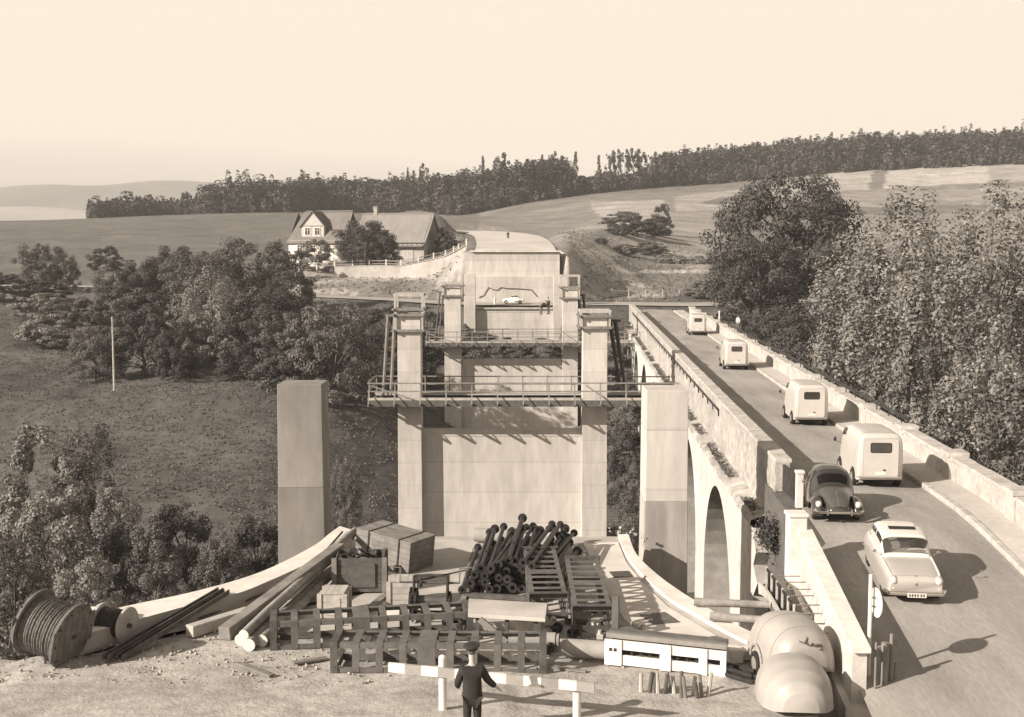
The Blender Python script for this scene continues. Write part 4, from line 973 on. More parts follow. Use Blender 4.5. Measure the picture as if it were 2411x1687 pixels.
# dark scrap crate
c = G(845, 1394, S); c.y += .55
cr = box_thing('crate', 'dark wooden crate full of iron fittings below the big case', 'crate', c, (1.36, 1.05, 1.0), 0.04, 'wood_dark', 4, open_=True)
mb = MB(); mb.box((0, -.57, .5), (.9, .03, .7)); mb.build('front_panel', 'wood_dark', cr)
for sx in (-.72, .72): mb = MB(); mb.box((sx, -.59, .5), (.14, .05, 1.04)); mb.build('corner_batten', 'wood', cr)
for i in range(9):
    p = c + Vector((random.uniform(-.5, .5), random.uniform(-.35, .35), .86 + random.uniform(0, .14))); mb = MB()
    if i % 3 == 0: mb.hollow((0, 0, -.05), (0, 0, .05), .22, .14, 14)
    elif i % 3 == 1: mb.hollow((-.2, 0, 0), (.2, 0, 0), .07, .04, 10); mb.hollow((.16, 0, 0), (.21, 0, 0), .13, .04, 12)
    else: mb.beam((-.25, 0, 0), (.25, .05, .06), .09, .09); mb.beam((0, -.1, 0), (0, .15, .05), .08, .08)
    o = mb.build('iron_fitting', 'iron', loc=p); o.rotation_euler = (random.uniform(-.6, .6), random.uniform(-.5, .5), random.uniform(0, 6))
    tag(o, ['black iron ring', 'black flanged stub pipe', 'black iron bracket'][i % 3] + ' in the dark crate, ' + ['left', 'middle', 'right'][i//3] + ' of its kind', 'fitting', 'iron fittings in the dark crate')
# big strapped case, leaning
c = G(925, 1352, S)
cs_ = thing('wooden_case', 'big weathered wooden case with dark straps at the platform corner', 'case', (c.x - .1, c.y + 1.25, S), 0.0)
cs_.rotation_euler = (0, math.radians(6), math.radians(-32))
for i in range(6):
    for y in (-.62, .62): mb = MB(); mb.box((0, y, .08 + .17*i), (2.1, .04, .16)); mb.build('board', 'wood', cs_)
    for x in (-1.03, 1.03): mb = MB(); mb.box((x, 0, .08 + .17*i), (.04, 1.2, .16)); mb.build('board', 'wood', cs_)
for i in range(6): mb = MB(); mb.box((0, -.55 + .22*i, 1.04), (2.12, .21, .04)); mb.build('lid_board', 'wood', cs_)
for x in (-.55, .62):
    mb = MB(); mb.box((x, 0, 1.07), (.05, 1.34, .015)); mb.box((x, -.655, .52), (.05, .015, 1.1)); mb.box((x, .655, .52), (.05, .015, 1.1)); mb.build('strap', 'iron', cs_)
# small pale box and slatted crate, pale slab
c = G(783, 1456, S); c.y += .4
bx_ = box_thing('wooden_box', 'small pale wooden box with lid behind the second trestle', 'box', c, (.66, .72, .66), -0.03, 'wood_pale', 3)
mb = MB(); mb.box((0.02, -.385, .32), (.40, .02, .46)); mb.build('front_panel', 'wood_pale', bx_)
c = G(945, 1427, S); c.y += .35
box_thing('crate', 'pale slatted crate standing left of the winch', 'crate', c, (.70, .62, .68), 0.02, 'wood_pale', 4)
c = G(938, 1452, S); mb = MB(); mb.box((c.x, c.y + .2, S + .09), (.62, .45, .18)); tag(mb.build('concrete_block', 'slab_pale', bevel=.015), 'low pale concrete block in front of the slatted crate', 'block')
for i, (px, w) in enumerate(((1232, .34), (1262, .22))):
    c = G(px, 1498, S); t = thing('canister', ['wide pale canister under the workbench', 'narrow pale canister under the right end of the workbench'][i], 'canister', (c.x, c.y, S))
    mb = MB(); mb.box((0, 0, .22), (w, .22, .44)); mb.build('body', 'white', t, bevel=.03)
    mb = MB(); mb.tube((w*.2, 0, .44), (w*.2, 0, .50), .035, 8); mb.build('spout', 'white', t)
    mb = MB(); mb.path([Vector((-w*.3, 0, .44)), Vector((-w*.25, 0, .50)), Vector((w*.02, 0, .50)), Vector((w*.05, 0, .44))], .012, 6); mb.build('handle', 'steel', t)
# ------------------------------------------------------------------ hand winch
c = G(1015, 1462, S)
wn = thing('hand_winch', 'black iron hand winch with two cranks between crate and pipe heap', 'winch', (c.x - .05, c.y + .25, S), -0.06)
for sx in (-.42, .48):
    mb = MB(); mb.add([(sx - .02, -.38, 0), (sx - .02, .38, 0), (sx - .02, .10, 1.16), (sx - .02, -.10, 1.16), (sx + .02, -.38, 0), (sx + .02, .38, 0), (sx + .02, .10, 1.16), (sx + .02, -.10, 1.16)],
        [(0, 1, 2, 3), (4, 7, 6, 5), (0, 4, 5, 1), (1, 5, 6, 2), (2, 6, 7, 3), (3, 7, 4, 0)]); mb.build('side_frame', 'iron', wn)
for z, y in ((.10, -.3), (.10, .3)): mb = MB(); mb.tube((-.42, y, z), (.48, y, z), .03, 8); mb.build('tie_rod', 'iron', wn)
mb = MB(); mb.tube((-.40, 0, .48), (.46, 0, .48), .15, 18); mb.build('drum', 'steel', wn, smooth=40)
for x, r in ((-.36, .32), (-.50, .34), (.54, .24)):
    mb = MB(); mb.hollow((x - .03, 0, .48), (x + .03, 0, .48), r, r*.78, 26); mb.hollow((x - .03, 0, .48), (x + .03, 0, .48), .08, .03, 14)
    for i in range(6): a = math.pi*i/3; mb.beam((x, 0, .48), (x, math.cos(a)*r*.8, .48 + math.sin(a)*r*.8), .035, .05)
    for i in range(26): a = 2*math.pi*i/26; mb.box((x, math.cos(a)*r*1.03, .48 + math.sin(a)*r*1.03), (.05, .03, .03), rot=(a, 0, 0))
    mb.build('gear_wheel', 'iron', wn, smooth=30)
mb = MB(); mb.tube((-.80, 0, .98), (.82, 0, .98), .028, 8); mb.build('crank_shaft', 'steel', wn)
mb = MB(); mb.tube((-.42, .0, 1.16), (.48, .0, 1.16), .022, 8); mb.build('top_rod', 'iron', wn)
mb = MB(); mb.hollow((-.26, 0, .98), (-.2, 0, .98), .13, .03, 16); mb.build('pinion', 'iron', wn)
for sx, up in ((-.80, 1), (.80, 1)):
    mb = MB(); mb.beam((sx, 0, .98), (sx, .12, 1.34), .03, .05); mb.tube((sx, .12, 1.34), (sx + math.copysign(-.36, sx) if sx > 0 else sx - .30, .12, 1.37), .018, 8); mb.build('crank', 'steel_mid', wn)
# ------------------------------------------------------------------ timbers and rails on the left
def log(a, b, r, za, zb, label, square=False, mat='log'):
    p = G(a[0], a[1], za); q = G(b[0], b[1], zb); t = thing('log' if not square else 'squared_timber', label, 'timber', group='poles and timbers leaning on the left kerb')
    mb = MB()
    if square: mb.beam(p, q, r*2, r*2); mb.build('trunk', mat, t, bevel=.02)
    else:
        n = 6
        for i in range(n): mb.tube(p.lerp(q, i/n) + Vector((0, 0, .02*math.sin(i*1.7))), p.lerp(q, (i + 1)/n) + Vector((0, 0, .02*math.sin((i + 1)*1.7))), r*(1 - .04*i), 12, r*(1 - .04*(i + 1)), cap=(i in (0, n - 1)))
        mb.build('trunk', mat, t, smooth=40)
        d = (p - q).normalized(); mb = MB(); mb.tube(p - d*.002, p + d*.012, r*1.0, 14); mb.build('sawn_end', 'logend', t)
    return t
log((528, 1492), (800, 1290), .17, S + .17, S + .95, 'dark squared timber, leftmost of the stack beside the left kerb', True, 'wood')
log((566, 1506), (822, 1256), .15, S + .16, S + .75, 'bark-stripped pole resting on the dark squared timber')
log((586, 1518), (806, 1318), .16, S + .16, S + .20, 'round pole showing its sawn end, front left of the stack')
log((616, 1508), (796, 1338), .155, S + .16, S + .18, 'round pole showing its sawn end, right of the stack')
log((574, 1494), (836, 1246), .13, S + .36, S + 1.0, 'thin pole lying on top of the stack of poles')
log((446, 1486), (585, 1442), .15, S + .14, S + .14, 'short pale squared timber on the ground near the steel rails', True, 'wood_pale')
for i, (a, b, za, zb, lab) in enumerate((((248, 1552), (520, 1392), S + .08, ZK + .10, 'upper rusty steel channel sloping from yard to left kerb'), ((282, 1552), (534, 1396), S + .06, ZK + .05, 'lower rusty steel channel sloping from yard to left kerb'),
        ((470, 1456), (650, 1386), S + .05, S + .25, 'thin dark rod lying along the left kerb'), ((700, 1372), (806, 1252), S + .2, S + .7, 'long dark steel bar leaning beyond the pole stack'))):
    p, q = G(a[0], a[1], za), G(b[0], b[1], zb); t = thing('steel_channel' if i < 2 else 'steel_bar', lab, 'steel bar', group='steel bars and channels on the left')
    mb = MB()
    if i < 2:
        mb.beam(p, q, .16, .03); d = (q - p).normalized(); x = d.cross(Vector((0, 0, 1))).normalized()
        mb.beam(p + x*.08 + Vector((0, 0, .05)), q + x*.08 + Vector((0, 0, .05)), .03, .13); mb.beam(p - x*.08 + Vector((0, 0, .05)), q - x*.08 + Vector((0, 0, .05)), .03, .13)
    else: mb.tube(p, q, .035, 8)
    mb.build('bar', 'steel', t)
# ------------------------------------------------------------------ cable reels
def reel(label, c, R, Wd, rc, rot, nring, mat_disc, mat_w, planks=True):
    t = thing('cable_reel', label, 'cable reel', c, rot=rot)
    for s in (-1, 1):
        x = s*Wd/2
        mb = MB(); mb.hollow((x - .035, 0, 0), (x + .035, 0, 0), R, .06, 34); f = mb.build('flange', mat_disc, t, smooth=35)
        if planks:
            n = 7
            for i in range(n):
                y = -R + 2*R*(i + .5)/n; hh = math.sqrt(max(.01, R*R - y*y))*1.9
                mb = MB(); mb.box((x + s*.045, y, 0), (.02, 2*R/n - .014, hh)); mb.build('plank', mat_disc, f)
            mb = MB()
            for i in range(10): a = 2*math.pi*i/10; mb.tube((x + s*.05, math.cos(a)*R*.86, math.sin(a)*R*.86), (x + s*.075, math.cos(a)*R*.86, math.sin(a)*R*.86), .025, 6)
            mb.build('bolt', 'iron', f)
    rings = []; n = 20; N = nring*6
    for j in range(N + 1):
        x = -Wd/2 + .04 + (Wd - .08)*j/N; r = rc + .028*abs(math.sin(math.pi*j/6)) + .012*math.sin(j*.37)
        rings.append([(x, math.cos(2*math.pi*i/n)*r, math.sin(2*math.pi*i/n)*r) for i in range(n)])
    mb = MB(); mb.loft(rings); mb.build('winding', mat_w, t, smooth=50)
    mb = MB(); mb.tube((-Wd/2 - .12, 0, 0), (Wd/2 + .12, 0, 0), .055, 12); mb.build('axle', 'steel', t); return t
c = G(128, 1574, S); reel('big wooden cable reel wound with steel rope at the left edge', (c.x - .22, c.y + .55, S + .80), .80, 1.05, .66, (0.1, math.radians(15), math.radians(-15)), 13, 'reel_wood', 'rope')
c = G(258, 1520, S); reel('small drum with pale flanges against the kerb, right of the big reel', (c.x, c.y + .4, S + .46), .46, .74, .34, (0.1, math.radians(4), math.radians(-16)), 12, 'wood_pale', 'iron', False)
c = G(205, 1515, S); mb = MB(); mb.tube((c.x - .22, c.y + .55, S + .42), (c.x + .12, c.y + .55, S + .42), .36, 22); mb.tube((c.x + .1, c.y + .55, S + .42), (c.x + .2, c.y + .55, S + .42), .42, 22)
tag(mb.build('iron_drum', 'slab_pale', smooth=35), 'pale iron drum between the big reel and the small one', 'drum')
# ------------------------------------------------------------------ white painted girder form
ga, gb = G(1424, 1562, S), G(1708, 1594, S); d = gb - ga; Lg = d.length; ang = math.atan2(d.y, d.x)
wg = thing('girder_form', 'white painted girder form with long slots, right foreground', 'girder', (ga.x, ga.y, S), ang)
H = .62
for x0, w_, nm in ((0, .42, 'end_plate'), (1.28/2.75*Lg, .26, 'middle_plate'), (Lg - .62, .2, 'stiffener'), (Lg - .12, .14, 'end_plate')):
    mb = MB(); mb.box((x0 + w_/2, -.02, H/2), (w_, .05, H)); mb.build(nm, 'white', wg, bevel=.006)
for z, h_ in ((H*.80, .22), (H*.22, .24)): mb = MB(); mb.box((Lg/2, .02, z), (Lg - .1, .05, h_)); mb.build('side_board', 'white', wg)
mb = MB(); mb.box((Lg/2, .30, H*.5), (Lg - .1, .04, H*.9)); mb.build('back_board', 'wood_dark', wg)
mb = MB(); mb.box((Lg/2, .16, H + .05), (Lg, .12, .11)); mb.build('top_channel', 'grey_paint', wg); mb = MB(); mb.box((Lg/2, .42, H + .06), (Lg - .05, .26, .12)); mb.build('top_beam', 'steel_mid', wg)
for x in (.15, .26): mb = MB(); mb.box((x, -.048, H*.62), (.07, .02, .075)); mb.build('bolt_hole', 'iron', wg)
for i in range(9): mb = MB(); mb.tube((.65 + i*.22, -.0, H*.5), (.65 + i*.22, .04, H*.5), .035, 8); mb.build('bolt', 'iron', wg)
mb = MB(); mb.box((.12, .55, H + .25), (.16, .16, 1.3)); mb.build('upright', 'steel_mid', wg)
# stakes and bars in the right foreground
bs_ = ['thin pale stake', 'dark split stake', 'grey stake']
for i in range(13):
    px = 1512 + i*13 + random.uniform(-3, 3); c = G(px, 1640 + random.uniform(-8, 8), S); h = random.uniform(.42, .62)
    mb = MB(); mb.tube((0, 0, 0), (random.uniform(-.08, .08), random.uniform(-.05, .1), h), .05, 7, .042)
    tag(mb.build('stake', ['wood_pale', 'wood_dark', 'wood'][i % 3], loc=c), '%s, %s from the left before the white girder form' % (bs_[i % 3], ORD[i]), 'stake', 'stakes before the white girder')
for i in range(8):
    a = G(1708 + random.uniform(-4, 4), 1572 + i*4, S); b = G(1772 + random.uniform(-4, 4), 1588 + i*4, S)
    mb = MB(); mb.beam(a + Vector((0, 0, .08 + .06*(i % 3))), b + Vector((0, 0, .05 + .06*(i % 3))), .07, .07)
    tag(mb.build('steel_bar', 'iron'), 'dark steel bar, %s from the back beside the round trailer' % ORD[i], 'steel bar', 'dark bars beside the round trailer')
for i, (px, py, w, h) in enumerate(((1728, 1556, .34, .34), (1760, 1548, .55, .24))):
    c = G(px, py, S); mb = MB(); mb.box((0, 0, h/2), (w, .4, h)); tag(mb.build('concrete_block', 'slab_pale', loc=c, bevel=.02, rotz=.2), ['upright pale block right of the white girder form', 'flat pale block near the round trailer'][i], 'block')
# poles across the pit, curved blade, iron railing
for i, (a, b, lab) in enumerate((((1634, 1416), (1812, 1424), 'upper round pole spanning the pit from the right kerb'), ((1672, 1450), (1832, 1462), 'lower round pole spanning the pit from the right kerb'))):
    t = thing('log', lab, 'timber', group='poles across the pit'); p, q = G(a[0], a[1], S + .2), G(b[0], b[1], S + .2); mb = MB(); mb.tube(p, q, .115, 14, .10); mb.build('trunk', 'log', t, smooth=40)
    dd = (q - p).normalized(); mb = MB(); mb.tube(q - dd*.01, q + dd*.01, .1, 14); mb.build('sawn_end', 'logend', t)
mb = MB(); P = []
for i in range(9):
    t_ = i/8; a = G(1788 + 56*t_, 1384 + 74*t_**1.5, S + .3); w = .30*(1 - t_*.55) + .03; P.append([a + Vector((0, 0, w/2)), a + Vector((.03, .03, -w/2))])
mb.grid(P); bl = mb.build('curved_board', 'wood_pale'); sm = bl.modifiers.new('thick', 'SOLIDIFY'); sm.thickness = .05; tag(bl, 'pale curved board standing on edge at the pole ends by the railing', 'board')
mb = MB(); mb.box((0, 0, 0), (.3, .3, 2.2)); tag(mb.build('timber_prop', 'wood_pale', loc=G(1812, 1478, S) + Vector((0, 0, -.9))), 'pale timber prop under the pole ends in the pit', 'timber')
fe = thing('iron_railing', 'black iron railing with upright bars at the foot of the bright wall', 'railing')
fa, fb = G(1804, 1404, S), G(1868, 1500, S); nb = 11
for i in range(nb):
    p = fa.lerp(fb, i/(nb - 1)); mb = MB(); mb.beam(p, p + Vector((0, 0, .86)), .05, .05); mb.build('bar', 'iron' if i % 2 else 'steel_bright', fe)
for z in (.12, .80): mb = MB(); mb.beam(fa + Vector((0, 0, z)), fb + Vector((0, 0, z)), .04, .07); mb.build('rail', 'iron', fe)
for i in range(nb - 1):
    p = fa.lerp(fb, (i + .5)/(nb - 1)); mb = MB(); mb.box(p + Vector((.04, 0, .42)), (.02, (fb - fa).length/(nb - 1)*.75, .7), rot=(0, 0, 0)); mb.build('infill', 'iron', fe)
# ------------------------------------------------------------------ striped barrier with post
bz = -0.30*k
pa, pb = G(915, 1570, bz), G(1400, 1618, bz); ba = thing('barrier_pole', 'red and white striped barrier pole crossing the foreground', 'barrier', (0, 0, 0)); nseg = 12
for i in range(nseg):
    a, b = pa.lerp(pb, i/nseg), pa.lerp(pb, (i + 1)/nseg); mb = MB(); mb.beam(a, b, .06, .20); mb.build('stripe', 'white' if i % 2 == 0 else ('red_paint' if i != 9 else 'grey_paint'), ba)
def post(px, lab, h=1.28):
    c = G(px, 1655, SITE_Z + .04); t = thing('barrier_post', lab, 'post', (c.x, c.y, SITE_Z)); mb = MB(); mb.tube((0, 0, 0), (0, 0, h - .06), .095, 16); mb.ell((0, 0, h - .06), (.095, .095, .06), 16, 6); mb.build('shaft', 'white', t, smooth=40)
    mb = MB(); mb.tube((0, 0, 0), (0, 0, .05), .16, 14); mb.build('foot', 'slab_pale', t)
p0 = G(1038, 1540, 0); c = pa.lerp(pb, .27); t = thing('barrier_post', 'white round-topped post carrying the striped barrier pole', 'post', (c.x, c.y + .12, SITE_Z))
ht = D(1038, 1541, c.y + .12).z - SITE_Z; mb = MB(); mb.tube((0, 0, 0), (0, 0, ht - .06), .085, 16); mb.ell((0, 0, ht - .06), (.085, .085, .06), 16, 6); mb.build('shaft', 'white', t, smooth=40); mb = MB(); mb.tube((0, 0, -.02), (0, 0, .1), .16, 14); mb.build('foot', 'slab_pale', t)
c = pa.lerp(pb, .92); t = thing('barrier_post', 'low white post at the right end of the striped barrier', 'post', (c.x, c.y + .12, SITE_Z)); mb = MB(); mb.tube((0, 0, 0), (0, 0, .95), .085, 16); mb.build('shaft', 'white', t, smooth=40); mb = MB(); mb.tube((0, 0, -.02), (0, 0, .1), .16, 14); mb.build('foot', 'slab_pale', t)
# ------------------------------------------------------------------ round sign and wooden posts
Ys = 22.6*k; c = D(2045, 1600, Ys); zb = -1.25*k
sg = thing('road_sign', 'round pale road sign on white post, turned edge-on by the wall end', 'sign', (c.x, c.y, zb))
mb = MB(); mb.tube((0, 0, -.1), (-.01, 0, D(2045, 1352, Ys).z - zb), .045, 12); mb.build('post', 'white', sg, smooth=40)
zc_ = D(2052, 1416, Ys).z - zb; mb = MB(); mb.tube((.10, -.06, zc_), (.12, -.058, zc_), .33, 30); mb.build('disc', 'white', sg, smooth=40)
mb = MB(); mb.beam((0, 0, zc_ + .1), (.1, -.05, zc_ + .1), .03, .03); mb.beam((0, 0, zc_ - .1), (.1, -.05, zc_ - .1), .03, .03); mb.build('clamp', 'steel', sg)
wp = thing('post_barrier', 'rough wooden posts and rail at the wall end below the sign', 'fence', (0, 0, 0))
for px, py0, r in ((2083, 1512, .085), (2100, 1492, .05), (2063, 1512, .03), (2108, 1560, .03)):
    c = D(px - 4, 1660, 22.2*k + (px - 2083)*.01); tp = D(px, py0, 22.2*k + (px - 2083)*.01); mb = MB(); mb.tube((c.x, c.y, zb - .1), tp, r, 9, r*.85); mb.build('post', 'wood', wp, smooth=40)
mb = MB(); mb.beam(D(2058, 1530, 22.2*k), D(2112, 1512, 22.4*k), .05, .09); mb.build('rail', 'wood', wp)
# rubble: broken stone round the pits
def rubble(name, cs, label, cat):
    mb = MB()
    for (px, py, z, n, sp, sz) in cs:
        c = G(px, py, z)
        for i in range(n):
            s = sz*random.uniform(.4, 1.3); p = c + Vector((random.gauss(0, sp), random.gauss(0, sp*1.3), s*.2))
            o = len(mb.v); pts = [Vector((random.uniform(.6, 1.1)*sx, random.uniform(.6, 1.1)*sy, random.uniform(.5, 1)*sz_)) * s*.5 for sz_ in (-1, 1) for sy in (-1, 1) for sx in (-1, 1)]
            R = Euler((random.random()*3, random.random()*3, random.random()*3)).to_matrix(); mb.add([p + R @ q for q in pts], [(0, 2, 3, 1), (4, 5, 7, 6), (0, 1, 5, 4), (2, 6, 7, 3), (0, 4, 6, 2), (1, 3, 7, 5)])
    stuff(mb.build(name, 'rock'), label, cat)
rubble('stones', [(250, 1590, SITE_Z + .05, 220, 1.3, .07), (450, 1580, SITE_Z + .04, 200, 1.4, .06), (650, 1600, SITE_Z + .03, 200, 1.4, .055), (900, 1640, SITE_Z + .03, 90, 1.3, .06), (1250, 1600, SITE_Z + .02, 70, 1.2, .05), (100, 1620, SITE_Z + .05, 180, 1.2, .07), (1500, 1600, SITE_Z + .02, 60, 1, .05)], 'loose gravel stones scattered over the bare foreground yard', 'stones')
rubble('rubble', [(1740, 1512, SITE_Z - .2, 60, .5, .16), (1478, 1252, SITE_Z + .02, 14, .3, .09)], 'broken pale stones round the pit and pier foundations', 'rubble')

# loose fittings and planks lying about the yard
fit_lab = ['near the workbench leg', 'right of the narrow canister', 'at the foot of the lengthwise trestle', 'between the two lengthwise trestles, near end', 'between the two lengthwise trestles, far end', 'behind the middle cement pipe', 'at the corner of the white girder form', 'left of the white girder form', 'below the front trestle end', 'beside the grey plate']
for i, (px, py) in enumerate(((1296, 1470), (1310, 1488), (1352, 1500), (1400, 1478), (1392, 1440), (1368, 1516), (1412, 1500), (1398, 1520), (1290, 1535), (1500, 1478))):
    c = G(px, py, S); mb = MB()
    if i % 2: mb.hollow((-.16, 0, .08), (.16, 0, .08), .08, .05, 10); mb.hollow((.12, 0, .08), (.17, 0, .08), .14, .05, 12); mb.tube((0, 0, .08), (0, .16, .12), .05, 8)
    else: mb.box((0, 0, .06), (.34, .16, .12)); mb.tube((-.1, 0, .12), (-.1, 0, .22), .05, 8); mb.hollow((.08, -.1, .14), (.08, .1, .14), .09, .05, 10)
    o = mb.build('iron_fitting', 'iron' if i % 3 else 'steel_bright', loc=c); o.rotation_euler = (0, 0, i*1.3); tag(o, ('dark' if i % 3 else 'bright') + ' iron fitting lying ' + fit_lab[i], 'fitting', 'loose iron fittings about the yard')
for i, (a, b, w, lab) in enumerate((((860, 1440), (905, 1400), .2, 'grey plank lying between small box and slatted crate'), ((1060, 1470), (1100, 1390), .16, 'plank lying right of the winch'), ((690, 1560), (770, 1548), .18, 'short plank before the second trestle'), ((1180, 1262), (1260, 1250), .14, 'plank at the far platform edge'), ((560, 1560), (640, 1590), .14, 'weathered plank on the bare ground left'), ((1300, 1570), (1380, 1580), .12, 'thin plank right of the foremost trestle'))):
    mb = MB(); mb.beam(at(*a, .03), at(*b, .03), w, .04); tag(mb.build('plank', 'wood'), lab, 'plank', 'loose planks about the yard')
mb = MB()
for j in range(4): mb.path([G(1075, 1480, S) + Vector((math.cos(a)*(.26 - .03*j), math.sin(a)*(.26 - .03*j), .04 + .045*j)) for a in np.linspace(0, 2*math.pi, 18)], .025, 6)
tag(mb.build('rope_coil', 'rope'), 'coil of dark rope on the ground right of the winch', 'rope')
# ================================================================== VEHICLES
def wheel_meshes(R, Wd, key):
    mb = MB(); n = 24; prof = [(-Wd/2, R*.60), (-Wd/2, R*.90), (-Wd*.36, R), (Wd*.36, R), (Wd/2, R*.90), (Wd/2, R*.60)]
    mb.loft([[(x, math.cos(2*math.pi*i/n)*r, math.sin(2*math.pi*i/n)*r) for i in range(n)] for x, r in prof], cap=True)
    o = mb.build('tyre', 'tyre', smooth=35); t = o.data; bpy.data.objects.remove(o)
    mb = MB(); mb.loft([[(x, math.cos(2*math.pi*i/n)*r, math.sin(2*math.pi*i/n)*r) for i in range(n)] for x, r in ((-Wd*.52, .02), (-Wd*.53, R*.40), (-Wd*.50, R*.58), (Wd*.50, R*.58), (Wd*.53, R*.40), (Wd*.52, .02))])
    o = mb.build('rim', 'hub', smooth=35); h = o.data; bpy.data.objects.remove(o); return t, h
def add_wheels(root, R, Wd, xs, ys, key='w'):
    t, h = wheel_meshes(R, Wd, key)
    for y in ys:
        for s in (-1, 1):
            w = link('wheel', t, root); w.location = (s*xs, y, R); r = link('rim', h, w)
class Body:
    def __init__(s, st):     # (y, halfw, zbot, ztop, ex)
        st = sorted(st); s.y = np.array([a[0] for a in st]); s.d = [np.array([a[i] for a in st]) for i in range(1, 5)]
        yy = np.linspace(s.y[0], s.y[-1], 90); sm = []
        for d in s.d:
            v = np.interp(yy, s.y, d); kk = np.array([1, 2, 3, 2, 1])/9.0; vp = np.r_[v[0], v[0], v, v[-1], v[-1]]; v2 = np.convolve(vp, kk, 'valid'); v2[0] = v[0]; v2[-1] = v[-1]; sm.append(v2)
        s.yy = yy; s.sm = sm
    def p(s, y, t):
        hw, zb, zt, ex = [np.interp(y, s.yy, v) for v in s.sm]; a = math.pi*(1 - t); c, sn = math.cos(a), math.sin(a)
        return Vector((hw*math.copysign(abs(c)**(2/ex), c), y, zb + (zt - zb)*abs(sn)**(2/ex)))
    def n(s, y, t):
        e = .004; a = s.p(min(y + e*3, s.yy[-1]), t) - s.p(max(y - e*3, s.yy[0]), t); b = s.p(y, min(t + e, 1)) - s.p(y, max(t - e, 0)); m = b.cross(a)
        return m.normalized() if m.length > 1e-9 else Vector((0, 0, 1))
    def mesh(s, name, mat, par, nt=36, smooth=55, holes=()):
        mb = MB(); tt = np.linspace(0, 1, nt); mb.loft([[s.p(y, t) for t in tt] for y in s.yy])
        if holes:
            nf = []
            for f in mb.f:
                keep = True
                if len(f) == 4 and max(f) - min(f) <= nt + 1:
                    yc = np.mean([mb.v[i][1] for i in f]); tc = np.mean([tt[i % nt] for i in f])
                    keep = not any(a < yc < b and c < tc < d for a, b, c, d in holes)
                if keep: nf.append(f)
            mb.f = nf; mb.mi = [0]*len(nf)
        return mb.build(name, mat, par, smooth=smooth)
    def patch(s, name, mat, par, y0, y1, t0, t1, off=.012, nu=9, nv=9, inset=0.0, fy=None):
        P = []
        for i in range(nu):
            f = i/(nu - 1); r = []
            for j in range(nv):
                g = j/(nv - 1); y = y0 + (y1 - y0)*f; t = t0 + (t1 - t0)*g
                if inset: t = (t0 + t1)/2 + (t - (t0 + t1)/2)*(1 - inset*(f if inset > 0 else 1 - f))
                q = s.p(y, t); r.append(q + s.n(y, t)*off)
            P.append(r)
        mb = MB(); mb.grid(P); return mb.build(name, mat, par, smooth=60)
